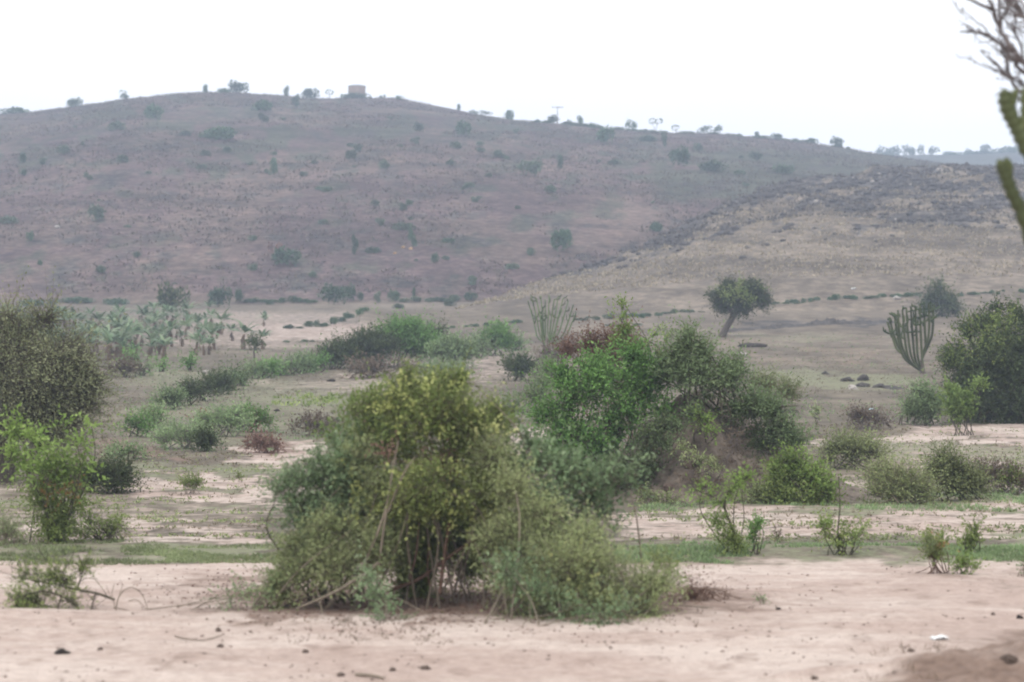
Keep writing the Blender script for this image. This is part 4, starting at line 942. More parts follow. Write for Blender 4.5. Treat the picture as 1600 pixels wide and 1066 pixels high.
# ------------------------------------------------------------------ bananas
def banana_proto(seed, h):
    g = np.random.default_rng(seed)
    root = empty('banana_plant', (0, 0, 0), 'x', 'banana plant')
    st, lv, dl = MB(), MB(), MB()
    lean = g.normal(size=2) * .08
    top = np.array([lean[0], lean[1], h * .40])
    tube(st, spline([np.array([0, 0, -.1]), np.array([lean[0] * .4, lean[1] * .4, h * .3]), top], 5), [.10, .085, .06], 8, r=.5)
    n = 10 + int(g.integers(0, 3))
    for i in range(n):
        az = 2.4 * i + g.normal() * .3; el = .60 + .75 * (i / n) + g.normal() * .08
        L = h * (.46 + .22 * g.random()); W = .125 * h * (.85 + .3 * g.random())
        m = 9; t = np.linspace(0, 1, m)
        a = el - t ** 1.6 * (1.5 - .55 * i / n)
        dx = np.cumsum(np.cos(a)) * L / m; dz = np.cumsum(np.sin(a)) * L / m
        c = top + np.stack([dx * math.cos(az), dx * math.sin(az), dz], -1)
        side = np.array([-math.sin(az), math.cos(az), 0])
        wd = W * .5 * np.clip(np.sin(PI * np.clip((t - .12) / .88, 0, 1) ** .75), 0, 1) + .012
        wd = wd * (1 + .25 * g.normal(size=m) * .6)
        l = c + side * wd[:, None] - np.array([0, 0, .35]) * wd[:, None]; r = c - side * wd[:, None] - np.array([0, 0, .35]) * wd[:, None]
        v = np.stack([l, c, r], 1).reshape(-1, 3)
        f = []
        for k in range(m - 1): f += [[k * 3, k * 3 + 1, k * 3 + 4, k * 3 + 3], [k * 3 + 1, k * 3 + 2, k * 3 + 5, k * 3 + 4]]
        lv.add(v, f, g.random())
    for i in range(5):
        az = g.random() * 6.28; q = top - np.array([0, 0, h * .04 * i])
        e = q + np.array([math.cos(az) * .22, math.sin(az) * .22, -h * (.2 + .2 * g.random())])
        sd = np.array([-math.sin(az), math.cos(az), 0]) * .09
        md = (q + e) / 2 + np.array([math.cos(az), math.sin(az), 0]) * .12
        dl.add([q + sd * .3, q - sd * .3, md - sd, md + sd, e - sd * .4, e + sd * .4], [[0, 1, 2, 3], [3, 2, 4, 5]], g.random())
    link('pseudostem', st.mesh('pseudostem', smooth=True), M['pseudo'], root)
    link('leaves', lv.mesh('leaves'), M['banana'], root)
    link('dead_leaves', dl.mesh('dead_leaves'), M['dry'], root)
    return root
def copy_tree(o, parent=None):
    c = o.copy(); COL.objects.link(c); c.parent = parent
    for ch in list(o.children): copy_tree(ch, c)
    return c
protos = [banana_proto(200 + i, 2.2) for i in range(5)]
used = set()
def banana(u, row, sc, label, group, i):
    p = protos[i % 5]
    if i % 5 in used: p = copy_tree(p)
    used.add(i % 5)
    p.location = at(u, row); p.scale = (sc * (.9 + .2 * random.random()),) * 2 + (sc,)
    p.rotation_euler = (0, 0, random.random() * 6.28)
    p['label'] = label
    if group: p['group'] = group
    elif 'group' in p: del p['group']
random.seed(5)
bi = 0
GB = 'banana plants of the crowded plantation'
pts = []
tries = 0
while len(pts) < 150 and tries < 4000:
    tries += 1
    u = random.uniform(-60, 335); r = random.uniform(500, 566) - max(0, (u - 250)) * .12
    if all(abs(u - a) > 6 or abs(r - b_) > 5 for a, b_ in pts): pts.append((u, r))
for u, r in pts:
    banana(u, r, random.uniform(.55, 1.0), 'banana plant in the crowded plantation behind the thorn tree', GB, bi); bi += 1
for u, r, sc, lab in [(346, 523, 1.0, 'tall banana plant standing out at the right end of the crowded plantation'), (339, 530, .7, 'short yellowish banana plant below the tall one at the plantation end'),
                      (378, 545, .95, 'lone banana plant with a bare brown stem right of the plantation'), (409, 546, .7, 'thin banana plant right of the small dark round-headed tree'), (362, 533, .7, 'small banana plant between the tall one and the lone brown-stemmed one'), (412, 510, .6, 'far pale small banana plant below the hedge at the hill foot')]:
    banana(u, r, sc, lab, None, bi); bi += 1

# ------------------------------------------------------------------ bushes far away: shared shapes, one object each
def bush_mesh(kind, seed, mat):
    g = np.random.default_rng(seed); mb = MB(); n = 620
    L = []
    if kind == 'round': L = [(0, 0, .45, .8, .8, .5)] + [(g.uniform(-.55, .55), g.uniform(-.5, .5), g.uniform(.4, .75), .38, .38, .3) for _ in range(6)]
    if kind == 'wide': L = [(-.62 + 1.24 * i_ / 8, g.uniform(-.4, .4), g.uniform(.18, .40) + .3 * (1 - abs(i_ / 4 - 1)) * g.random(), .36, .36, .28) for i_ in range(9)]
    if kind == 'tall': L = [(g.uniform(-.6, .6), g.uniform(-.5, .5), z, .42, .42, .2) for z in (.2, .35, .5, .62, .75, .85)]
    if kind == 'wispy': L = [(g.uniform(-.9, .9), g.uniform(-.5, .5), g.uniform(.35, .85), .22, .22, .2) for _ in range(7)]
    per = n // len(L)
    for (x, y, z, a, b, c) in L:
        k = per if kind != 'wispy' else per // 2
        v = norm(g.normal(size=(k, 3))); p = np.array([x, y, z]) + v * np.array([a, b, c]) * (.45 + .55 * g.random((k, 1)) ** .6)
        p[:, 2] = np.maximum(p[:, 2], .02)
        leaves(mb, p, v + np.array([0, 0, .5]) + g.normal(size=(k, 3)) * .6, .17 * (.6 + .8 * g.random(k)), .10, g)
        if kind in ('wispy', 'tall'):
            tube(mb, [np.array([x * .15, y * .15, -.05]), np.array([x * .5, y * .5, z * .55]), np.array([x, y, z])], [.035, .025, .01], 4, r=.1)
    me = mb.mesh('bush_' + kind); me.materials.append(M[mat]); return me
_bm = {}
def far_bush(label, u, row, w, h, kind='round', mat='hillg', group=None, name='hill_bush', cat='bush', seed=None, on_ridge=False):
    v = int(abs(u * 7 + row)) % 3
    key = (kind, mat, v)
    if key not in _bm: _bm[key] = bush_mesh(kind, 300 + v * 17 + len(kind), mat)
    p = ridge_at(u) if on_ridge else at(u, row)
    s = p[1] / F
    if on_ridge: w, h = w * 1.05, h * .95
    o = link(name, _bm[key], None, None, p - np.array([0, 0, .1 + (.12 * h * s if on_ridge else 0)]))
    o.scale = (w * s * .5, w * s * .5 * .9, h * s * 1.05)
    o.rotation_euler = (0, 0, (u * 1.7) % 6.28)
    tag(o, label, cat, group)
    return o
R = True
ridge = [(22, 50, 16, 'wide', 'hillg', 'low rounded bush at the left end of the ridge line'), (118, 30, 16, 'round', 'hillg', 'rounded bush alone on the left slope of the ridge line'), (197, 24, 11, 'wispy', 'hillg', 'wispy little bush on the ridge right of the lone rounded bush'),
  (323, 14, 14, 'tall', 'hillg', 'small spiky bush on the ridge just left of the biggest ridge bush'), (374, 42, 22, 'round', 'hillg', 'biggest dark rounded bush on the ridge line'), (350, 30, 13, 'wide', 'hillg', 'lower bush joined to the left side of the biggest ridge bush'),
  (449, 12, 18, 'tall', 'hillg', 'narrow bush on the ridge left of the flat-topped pair'), (486, 34, 20, 'round', 'hillg', 'rounded bush on the ridge midway to the tank'), (540, 22, 12, 'wide', 'hillg', 'low bush touching the left side of the tank'), (562, 44, 14, 'wide', 'hillg', 'wide bush growing right in front of the tank'),
  (625, 18, 10, 'wide', 'hillg', 'small low bush on the ridge right of the tank'), (598, 12, 7, 'wispy', 'hillg', 'tiny wisp on the ridge next to the tank'), (718, 10, 12, 'tall', 'hillg', 'tiny upright bush where the ridge starts to fall'), (750, 36, 9, 'wispy', 'hillg', 'straggling thin bush on the falling ridge'), (795, 22, 18, 'round', 'hillg', 'lone dark bush leaning on the falling ridge'),
  (838, 18, 8, 'wide', 'hillg', 'flat bush on the ridge left of the T-shaped pole'), (865, 28, 15, 'round', 'hillp', 'pale bush at the foot of the T-shaped pole'), (905, 14, 18, 'tall', 'hillg', 'upright bush on the ridge right of the T-shaped pole'), (889, 14, 10, 'wispy', 'hillg', 'thin bush on the ridge between pole and upright bush'), (928, 28, 12, 'wide', 'hillg', 'low green bush right of the upright ridge bush'),
  (985, 28, 20, 'wispy', 'hillg', 'open branched bush left of the twin-crowned tree'), (966, 18, 10, 'wide', 'hillp', 'small pale bush left of the open branched bush'), (1008, 16, 9, 'wide', 'hillp', 'small bush at the foot of the twin-crowned tree'), (1110, 38, 18, 'wispy', 'hillg', 'wind-swept bush on the ridge above the spur'), (1155, 10, 6, 'round', 'hillg', 'tiny dot of a bush right of the wind-swept bush'),
  (1183, 22, 12, 'wispy', 'hillg', 'small broken bush on the ridge right of the wind-swept one'), (1213, 24, 12, 'round', 'hillg', 'round bush on the ridge above the spur crest start'), (1240, 20, 8, 'wide', 'hillp', 'flat pale bush on the ridge between two round ones'), (1268, 30, 13, 'wide', 'hillg', 'broad bush on the low right ridge'), (1306, 26, 18, 'round', 'hillg', 'dark round bush on the low right ridge')]
for u, w, h, k, m, lab in ridge: far_bush(lab, u, 0, w, h, k, m, 'bushes along the hill ridge', on_ridge=R, name='ridge_bush')
random.seed(44)
for k in range(34):
    u = random.uniform(820, 1345); w = random.uniform(12, 30)
    far_bush('low scrub in the broken fringe along the falling ridge', u, 0, w, random.uniform(5, 9), random.choice(['wide', 'wide']), random.choice(['hillg', 'hillp']), 'low scrub fringe along the falling ridge', on_ridge=R, name='ridge_scrub')
def far_ridge(u, w, h, k, lab):
    dd = np.arange(800, 990, 2.0); x = (u - 800) / F * dd
    g_ = (gz(x, dd) - CAMZ) / dd; i = int(g_.argmax()); p = np.array([x[i], dd[i], gz(x[i], dd[i])]); s = p[1] / F
    key = (k, 'hillg', 1)
    if key not in _bm: _bm[key] = bush_mesh(k, 317 + len(k), 'hillg')
    o = link('ridge_tree', _bm[key], None, None, p - np.array([0, 0, .5 + .2 * h * s])); o.scale = (w * s * .62, w * s * .5, h * s * 1.2); o.rotation_euler = (0, 0, u)
    tag(o, lab, 'tree', 'trees along the far right skyline')
for u, w, h, k, lab in [(1380, 40, 17, 'wispy', 'first open-crowned tree on the far low skyline'), (1408, 36, 18, 'wispy', 'second open-crowned tree on the far low skyline'), (1424, 16, 14, 'round', 'small round tree between open-crowned ones on the far skyline'), (1448, 28, 16, 'wispy', 'forked tree on the far low skyline'), (1490, 40, 9, 'wide', 'long low bush on the far low skyline'), (1512, 20, 10, 'wispy', 'thin bush right of the long low one on the far skyline'),
                        (1541, 24, 15, 'tall', 'upright tree on the far skyline near the succulent arm'), (1570, 44, 15, 'wide', 'broad round tree on the far skyline behind the succulent arm'), (1598, 30, 16, 'round', 'far skyline tree cut by the right edge'), (1390, 60, 10, 'wide', 'band of scrub under the open-crowned trees on the far skyline'), (1530, 60, 8, 'wide', 'low scrub band on the far skyline left of the succulent arm')]:
    far_ridge(u, w, h, k, lab)

slope = [(240, 188, 38, 24, 'round', 'hillg', 'green bush high on the hill below the lone rounded ridge bush'), (183, 205, 30, 18, 'wide', 'hillp', 'pale bush high on the left of the hill'), (345, 218, 74, 24, 'wide', 'hillg', 'long green thicket high on the hill below the biggest ridge bush'), (415, 174, 48, 20, 'wide', 'hillg', 'wide bush just under the ridge left of the tank'), (464, 168, 16, 18, 'tall', 'hillg', 'dark upright bush just under the ridge left of the tank'),
  (430, 274, 22, 24, 'tall', 'hillg', 'tall grey bush in the upper middle of the hill'), (36, 256, 24, 16, 'round', 'hillg', 'dark bush on the upper left of the hill'), (36, 274, 20, 12, 'wide', 'hillg', 'smaller bush below the dark one on the upper left of the hill'), (724, 214, 32, 24, 'round', 'hillg', 'round bush below the ridge where it starts to fall'), (712, 232, 30, 14, 'wide', 'hillp', 'flat pale bush below the round one under the falling ridge'),
  (830, 276, 46, 26, 'round', 'hillp', 'large pale bush in the upper right of the hill'), (877, 264, 16, 20, 'tall', 'hillg', 'dark upright bush right of the large pale bush'), (945, 226, 44, 26, 'round', 'hillg', 'large bush close under the falling ridge'), (1012, 222, 30, 12, 'wide', 'hillg', 'flat dark bush under the twin-crowned tree'), (1037, 230, 12, 20, 'tall', 'hillg', 'narrow dark bush under the twin-crowned tree'), (1062, 260, 42, 28, 'round', 'hillg', 'big green bush in the green zone left of the spur'),
  (873, 393, 40, 34, 'round', 'hillg', 'vivid dark green round bush alone low on the hill'), (884, 388, 26, 30, 'round', 'hillg', 'second round bush fused to the right of the vivid dark one'), (447, 416, 58, 28, 'round', 'hillg', 'wide dark green bush low in the middle of the hill'), (430, 402, 30, 24, 'wispy', 'red', 'reddish bare bush behind the wide dark green bush low on the hill'), (555, 398, 14, 28, 'tall', 'hillg', 'thin upright bush low on the hill'), (584, 396, 28, 14, 'wide', 'hillg', 'low bush right of the thin upright one'),
  (646, 386, 16, 26, 'tall', 'hillg', 'upright green bush beside the ochre rocks'), (632, 360, 40, 16, 'wide', 'hillp', 'pale scrub above the ochre rocks'), (679, 412, 18, 16, 'round', 'hillg', 'small round bush below and right of the ochre rocks'), (1028, 362, 36, 18, 'wide', 'hillg', 'faint bush at the left edge of the spur crest'), (47, 378, 16, 16, 'round', 'hillg', 'small dark round bush low on the left of the hill'), (64, 414, 14, 10, 'wide', 'hillg', 'tiny dark bush below the small round one on the left'),
  (160, 426, 28, 14, 'wide', 'hillp', 'bush of reddish twigs low on the left hill'), (150, 346, 36, 24, 'round', 'hillp', 'very pale bush in the left middle of the hill'), (100, 242, 26, 16, 'round', 'hillp', 'pale bush right of the dark one on the upper left hill'), (548, 250, 26, 16, 'round', 'hillp', 'pale bush in the middle of the hill below the tank'), (600, 266, 22, 16, 'round', 'hillp', 'second pale bush in the middle of the hill below the tank'), (655, 208, 24, 16, 'round', 'hillp', 'bush below the ridge right of the tank'),
  (705, 258, 24, 12, 'wide', 'hillp', 'flat bush in the right middle of the hill'), (640, 322, 16, 10, 'round', 'hillg', 'tiny green bush in the middle of the hill'), (960, 258, 26, 12, 'wide', 'hillp', 'flat bush under the large bush below the falling ridge'), (1115, 268, 60, 22, 'wide', 'hillp', 'pale thicket in the green zone left of the spur'), (1225, 272, 40, 22, 'wide', 'hillp', 'pale thicket just over the spur crest'), (1180, 252, 26, 14, 'round', 'hillp', 'pale bush above the spur crest'),
  (860, 300, 30, 14, 'wide', 'hillp', 'flat pale bush below the large pale one'), (510, 300, 20, 12, 'wide', 'hillp', 'faint flat bush in the centre of the hill'), (700, 380, 22, 12, 'wide', 'hillg', 'low bush right of the ochre rocks'), (830, 400, 20, 14, 'round', 'hillp', 'small pale bush left of the vivid dark round bush'), (800, 420, 24, 12, 'wide', 'hillp', 'flat bush low on the hill left of the vivid one'), (740, 440, 24, 12, 'wide', 'hillp', 'flat bush low on the hill above the dark rounded hedge end'), (15, 350, 30, 16, 'wide', 'hillp', 'flat bush at the left edge half way up the hill')]
for u, r, w, h, k, m, lab in slope: far_bush(lab, u, r, w, h, k, m, 'bushes on the far hillside')
random.seed(12)
k = 0
while k < 60:
    u = random.uniform(-10, 1180); r = random.uniform(185, 460) if random.random() < .6 else random.uniform(185, 300)
    if r < np.interp(u, RID_U, RID_R) + 14: continue
    if u > 640 and r > np.interp(u, SPU_U, SPU_R) - 8: continue
    w = random.uniform(9, 24); far_bush('small hazy scrub bush dotted over the far hillside', u, r, w, w * random.uniform(.4, .7), random.choice(['round', 'wide', 'wide', 'tall']), random.choice(['hillp', 'hillp', 'hillp', 'hillp']), 'small scrub bushes on the far hillside', 'scrub_bush'); k += 1

# slim trees, pole and tank on the ridge
def ridge_tree(label, u, tops, r=.05):
    b = ridge_at(u); s = b[1] / F; root = empty('slender_tree', b, label, 'tree', None); tk, fo = MB(), MB(); g = np.random.default_rng(int(u))
    for du, h in tops:
        e = b + np.array([du * s, 0, h * s]); tube(tk, spline([b, b + (e - b) * .5 + np.array([du * s * -.1, 0, 0]), e], 4), [r * 1.4, r], 5)
        k = 60; v = norm(g.normal(size=(k, 3))); leaves(fo, e + v * np.array([.75, .6, .45]), v + np.array([0, 0, .3]), .4, .22, g)
    link('trunk', tk.mesh('trunk', b, True), M['bark'], root); link('crown', fo.mesh('crown', b), M['hillg'], root)
ridge_tree('slender ridge tree with two small separate crowns', 1023, [(-4, 19), (6, 19)])
ridge_tree('thin ridge tree with one small floating crown left of the tank', 515, [(0, 10)])
ridge_tree('faint thin tree on the ridge left of the wind-swept bush', 1057, [(-2, 10)], .03)
ridge_tree('thin leaning tree on the ridge among low wisps at left', 190, [(3, 12)], .04)
def utility_pole():
    b = ridge_at(871); s = b[1] / F; root = empty('utility_pole', b, 'thin T-shaped pole standing on the falling ridge', 'pole')
    a, c = MB(), MB(); h = 27 * s
    tube(a, [b - np.array([0, 0, .3]), b + np.array([0, 0, h])], [.11, .08], 8)
    tube(c, [b + np.array([-1.2, 0, h - .15]), b + np.array([1.2, 0, h - .15])], .07, 6)
    for q in (-1.1, -.4, .4, 1.1): tube(c, [b + np.array([q, 0, h - .12]), b + np.array([q, 0, h + .2])], .05, 6)
    link('post', a.mesh('post', b), M['pole'], root); link('crossarm', c.mesh('crossarm', b), M['pole'], root)
utility_pole()
def tank():
    b = ridge_at(558); s = b[1] / F; r = 13.5 * s; top = CAMZ + (HOR - 136) / F * b[1]; h = top - b[2]
    root = empty('water_tank', b, 'round pale brown concrete water tank on top of the hill', 'water tank')
    w, c = MB(), MB(); n = 40; a = np.linspace(0, 2 * PI, n, endpoint=False); ring = np.stack([np.cos(a), np.sin(a)], -1)
    def loft(mb, prof):
        v = np.concatenate([np.column_stack([ring * q, np.full(n, z)]) for q, z in prof]) + b
        f = np.array([[i * n + j, i * n + (j + 1) % n, (i + 1) * n + (j + 1) % n, (i + 1) * n + j] for i in range(len(prof) - 1) for j in range(n)])
        mb.add(v, f)
    loft(w, [(r * .99, -.6), (r, h * .5), (r, h - .02), (r * .96, h)])
    loft(c, [(r * .90, h - .05), (r * 1.04, h + .002), (r * 1.04, h + .14), (r * .99, h + .18), (r * .5, h + .42), (r * .05, h + .55)])
    loft(w, [(r * 1.012, h * .93), (r * 1.02, h * .95), (r * 1.02, h * .985)])
    link('wall', w.mesh('wall', b, True), M['concrete'], root); ro = link('roof', c.mesh('roof', b, True), M['tanktop'], root)
tank()

# foot of the hill and hedges
foot = [(270, 494, 62, 48, 'round', 'dark', 'big grey round bush behind the right end of the bananas'), (343, 480, 58, 30, 'round', 'hillg', 'green bush at the hill foot right of the big grey one'), (374, 476, 28, 20, 'round', 'hillg', 'smaller dark bush fused to the green one at the hill foot'), (522, 476, 58, 30, 'round', 'hillg', 'large dark bush at the hill foot in the centre'), (545, 471, 30, 26, 'round', 'hillg', 'taller bush on the right of the large dark one at the hill foot'), (735, 470, 28, 14, 'round', 'hillg', 'dark rounded bush at the right end of the hill-foot hedge'),
  (615, 472, 24, 18, 'round', 'hillg', 'bush in the hill-foot line right of the centre'), (590, 474, 14, 16, 'tall', 'hillp', 'pale whitish bush in the hill-foot line'), (563, 470, 14, 14, 'round', 'hillg', 'small bush right of the large dark one at the hill foot'), (646, 466, 10, 16, 'tall', 'hillg', 'narrow bright bush in the hill-foot line'), (413, 500, 10, 14, 'tall', 'hillg', 'small dark upright bush on the bare field'), (703, 478, 30, 16, 'wide', 'hillp', 'bush left of the dark rounded hedge end'), (622, 482, 26, 12, 'wide', 'hillp', 'low scrub on the slope foot right of the centre'), (180, 476, 60, 14, 'wide', 'hillg', 'dark band of scrub rising behind the bananas'), (60, 478, 90, 14, 'wide', 'hillg', 'dark scrub behind the thorn tree and bananas'), (120, 476, 60, 12, 'wide', 'hillg', 'scrub at the hill foot behind the left bananas')]
for u, r, w, h, k_, m, lab in foot: far_bush(lab, u, r, w, h, k_, m, 'bushes at the foot of the hill', 'field_bush')
random.seed(3)
def hedge(path, step, w, h, label, group, mat=('hillg',), kind=('round', 'wide')):
    L = 0.0; (u0, r0) = path[0]
    for (u1, r1) in path[1:]:
        n = max(1, int(math.hypot(u1 - u0, r1 - r0) / step))
        for i in range(n):
            if random.random() < .12: continue
            t = (i + random.uniform(-.3, .3)) / n; sc = random.uniform(.6, 1.5)
            far_bush(label, u0 + (u1 - u0) * t + random.uniform(-4, 4), r0 + (r1 - r0) * t + random.uniform(-1.5, 2), w * 1.25 * sc, h * random.uniform(.6, 1.15), random.choice(kind), random.choice(mat), group, 'hedge_shrub', 'shrub')
        u0, r0 = u1, r1
hedge([(385, 474), (440, 475), (500, 472)], 11, 15, 10, 'clipped shrub in the straight hedge at the hill foot', 'shrubs of the straight hill-foot hedge')
hedge([(630, 474), (665, 472), (725, 470)], 14, 20, 12, 'shrub in the hill-foot hedge right of the centre bushes', 'shrubs of the right hill-foot hedge', ('hillg', 'hillp'))
hedge([(448, 514), (500, 511), (540, 501), (575, 486), (592, 478)], 10, 15, 11, 'shrub in the curved hedge crossing the bare field', 'shrubs of the curved field hedge')
hedge([(690, 516), (760, 509), (830, 502)], 16, 17, 9, 'shrub in the low line left of the slender candelabra tree', 'shrubs of the low line left of the candelabra', ('hillp', 'hillg'))
hedge([(905, 500), (960, 497), (1040, 491), (1105, 487)], 13, 15, 9, 'shrub in the low line between candelabra and lone tree', 'shrubs of the low line left of the lone tree', ('hillp', 'hillg'))
hedge([(1205, 477), (1300, 469), (1380, 464), (1440, 462)], 10, 13, 9, 'shrub in the low line right of the lone flat-topped tree', 'shrubs of the low line right of the lone tree', ('hillp', 'hillg'))
hedge([(1500, 462), (1550, 459), (1610, 455)], 10, 13, 8, 'shrub in the low line at the right edge of the slope', 'shrubs of the low line at the right edge', ('hillg',))
hedge([(950, 510), (1010, 505)], 16, 15, 7, 'low faint shrub below the line left of the lone tree', 'faint shrubs below the low line', ('hillp',))
hedge([(450, 536), (500, 534)], 12, 12, 6, 'tiny shrub on the bare field above the mid-field thicket', 'tiny shrubs above the mid-field thicket', ('hillg',))

# ------------------------------------------------------------------ rocks and scraps
def rock_mesh(seed, mat, rough=.35):
    import bmesh
    bm = bmesh.new(); bmesh.ops.create_icosphere(bm, subdivisions=3, radius=1)
    v = np.array([q.co[:] for q in bm.verts])
    h = 1 + rough * noise3(v[:, 0] * 1.3 + seed, v[:, 1] * 1.3, v[:, 2] * 1.3) + rough * .45 * noise3(v[:, 0] * 3.1, v[:, 1] * 3.1 + seed, v[:, 2] * 3.1)
    for q, k_ in zip(bm.verts, h): q.co *= float(k_)
    me = bpy.data.meshes.new('rock'); bm.to_mesh(me); bm.free(); me.materials.append(M[mat]); return me
_rm = {}
def rock(label, u, row, w, h, mat='rock', group=None, name='rock', cat='rock', rot=None, sink=.35):
    v = int(abs(u * 3 + row * 5)) % 4
    if (mat, v) not in _rm: _rm[(mat, v)] = rock_mesh(v * 3.7 + 1, mat)
    p = at(u, row); s = p[1] / F
    o = link(name, _rm[(mat, v)], None, None, p + np.array([0, 0, h * s * (.5 - sink)])); o.scale = (w * s * .5, w * s * .45, h * s * .6); o.rotation_euler = (.2 * math.sin(u), .2 * math.cos(row), (u * .37) % 6.28 if rot is None else rot)
    return tag(o, label, cat, group)
rock('broad dark boulder at the left of the stone group on the flat', 1324, 596, 22, 9, rot=0)
rock('blackish boulder topmost in the stone group on the flat', 1349, 594, 20, 12, rot=0)
rock('brownish boulder in the middle of the stone group', 1347, 605, 22, 10, rot=.4)
rock('pale grey boulder in front of the stone group', 1333, 609, 15, 10, 'pale_rock', rot=.3)
rock('dark flat stone at the right of the stone group', 1373, 606, 22, 8, rot=0)
rock('long low dark stone trailing right from the stone group', 1396, 608, 34, 5, rot=0)
rock('small dark stone left above the stone group', 1290, 585, 12, 6)
rock('pale stone alone on the slope below the lone flat-topped tree', 1160, 556, 13, 9, 'pale_rock', rot=.2)
rock('dark earth lump on the slope below the lone flat-topped tree', 1172, 542, 44, 10, 'darkclod', name='earth_lump', cat='earth lump', rot=0, sink=.45)
rock('low dark hump on the flat left of the stone group', 1233, 645, 26, 7, 'darkclod', name='earth_lump', cat='earth lump', rot=0, sink=.42)
rock('small dark clod on the flat left of the budding shrub top', 432, 643, 9, 5, 'darkclod', name='clod', cat='clod')
rock('grey-violet stone beside the left shoulder of the budding shrub', 527, 660, 10, 12, 'rock')
rock('small dark stone left of the budding shrub near the hedge', 518, 596, 13, 5, 'darkclod')
rock('pale heap of rubble before the bananas', 325, 584, 18, 7, 'pale_rock', name='rubble_heap', cat='rubble', rot=0)
rock('black clod lying on the sand at the lower left', 96, 1023, 22, 8, 'darkclod', name='clod', cat='clod', rot=.2, sink=.2)
rock('small brown clod right of the black clod', 155, 1017, 9, 6, 'clod', name='clod', cat='clod')
rock('reddish brown clod on the twig left of the thicket', 340, 988, 9, 9, 'clod', name='clod', cat='clod')
rock('brown clod below the curved twig left of the thicket', 343, 1013, 12, 7, 'clod', name='clod', cat='clod')
rock('brown clod on the sand in front of the low left scrub', 476, 1022, 10, 8, 'clod', name='clod', cat='clod')
rock('tan clod at the bottom edge left of the pale stick', 532, 1058, 14, 8, 'clod', name='clod', cat='clod')
rock('larger dark-topped clod at the bottom below the small blue-green plant', 664, 1048, 15, 9, 'clod', name='clod', cat='clod')
rock('dark clod left of the larger one at the bottom', 613, 1050, 11, 8, 'clod', name='clod', cat='clod')
rock('reddish clod at the bottom edge right of centre', 1273, 1063, 11, 7, 'clod', name='clod', cat='clod')
rock('dark clod on the pale sand below the grey weed', 1217, 954, 9, 5, 'darkclod', name='clod', cat='clod')
rock('dark lump on the sand left of the white scrap', 1424, 1020, 12, 7, 'clod', name='clod', cat='clod')
rock('big dark clod on the dirt ridge at the lower right corner', 1578, 1036, 26, 14, 'clod', name='clod', cat='clod', rot=.5)
rock('dark clod on the rim of the dirt ridge by the right edge', 1594, 968, 11, 8, 'darkclod', name='clod', cat='clod')
rock('brown clod on the rim of the dirt ridge left of the dark one', 1553, 962, 7, 6, 'clod', name='clod', cat='clod')
for u, r, w, h, lab in [(630, 388, 6, 5, 'left ochre rock low on the hill'), (642, 390, 7, 5, 'right ochre rock low on the hill'), (617, 397, 6, 4, 'lowest ochre rock low on the hill')]:
    rock(lab, u, r, w, h, 'ore')
rock('pale rock on the left of the hill above the tiny dark bush', 90, 356, 10, 5, 'pale_rock'); rock('whitish rock high on the spur crest near the succulent', 1467, 268, 10, 6, 'pale_rock'); rock('whitish rock beside the low line on the right slope', 1400, 468, 14, 7, 'pale_rock', rot=0)
g_ = np.random.default_rng(61)
for k in range(26):
    x = MOUND[0] + g_.uniform(-1.6, 1.9); y = MOUND[1] - g_.uniform(.4, 1.7); z = float(gz(x, y)) - .10 + float(mound_h(np.array(x), np.array(y)))
    v = k % 4
    if ('clod', v) not in _rm: _rm[('clod', v)] = rock_mesh(v * 3.7 + 1, 'clod')
    w = g_.uniform(.04, .11); o_ = link('clod', _rm[('clod', v)], None, None, (x, y, z + w * .2)); o_.scale = (w, w * .9, w * .7); o_.rotation_euler = (0, 0, g_.random() * 6)
    tag(o_, 'brown clod of earth lodged on the face of the bare mound', 'clod', 'clods on the bare mound')
random.seed(21)
for k in range(150):
    u = random.uniform(960, 1600); cr = float(np.interp(u, SPU_U, SPU_R)); r = cr + random.choice([random.uniform(2, 26), random.uniform(2, 26), random.uniform(30, 110)])
    if r > 440: continue
    w = random.uniform(4, 14); rock('dark rock strewn among the dry grass of the spur', u, r, w, w * random.uniform(.4, .7), random.choice(['rock', 'rock', 'rock', 'pale_rock']) if w < 8 else 'rock', 'dark rocks strewn over the spur', sink=.4)
def stone_bank():
    mb = MB(); n, m = 420, 15
    t = np.linspace(0, 1, n); us = 1128 + 285 * t; rs = 518 - 13 * np.minimum(1, t * 1.5)
    P = np.array([at(u, r) for u, r in zip(us[::14], rs[::14])]); P = np.stack([np.interp(t, t[::14], P[:, k]) for k in range(3)], -1)
    w = np.linspace(-1, 1, m); V = np.zeros((n, m, 3))
    V[..., 0] = P[:, None, 0]; V[..., 1] = P[:, None, 1] + w[None] * 1.3
    prof = np.clip(1 - np.abs(w) ** 1.6, 0, 1)[None]
    x, y = V[..., 0], V[..., 1]
    cell = np.abs(noise2(x * 2.3, y * 2.3)) * .8 + np.abs(noise2(x * 5.1 + 9, y * 5.1)) * .5
    ends = sstep(0, .06, t) * sstep(1, .9, t)
    V[..., 2] = gz(x, y) - .06 + prof * ends[:, None] * (.16 + .50 * cell * (.5 + .5 * noise2(x * .5, y * 0 + 4)).clip(.15, 1))
    i, j = np.meshgrid(np.arange(n - 1), np.arange(m - 1), indexing='ij')
    mb.add(V.reshape(-1, 3), np.stack([i * m + j, i * m + j + 1, (i + 1) * m + j + 1, (i + 1) * m + j], -1).reshape(-1, 4)[:, ::-1])
    c0 = P[n // 2]
    o = link('stone_bank', mb.mesh('stone_bank', c0), M['rock'], None, c0); tag(o, 'long low dark bank of heaped stones right of the lone flat-topped tree', 'stone bank')
stone_bank()
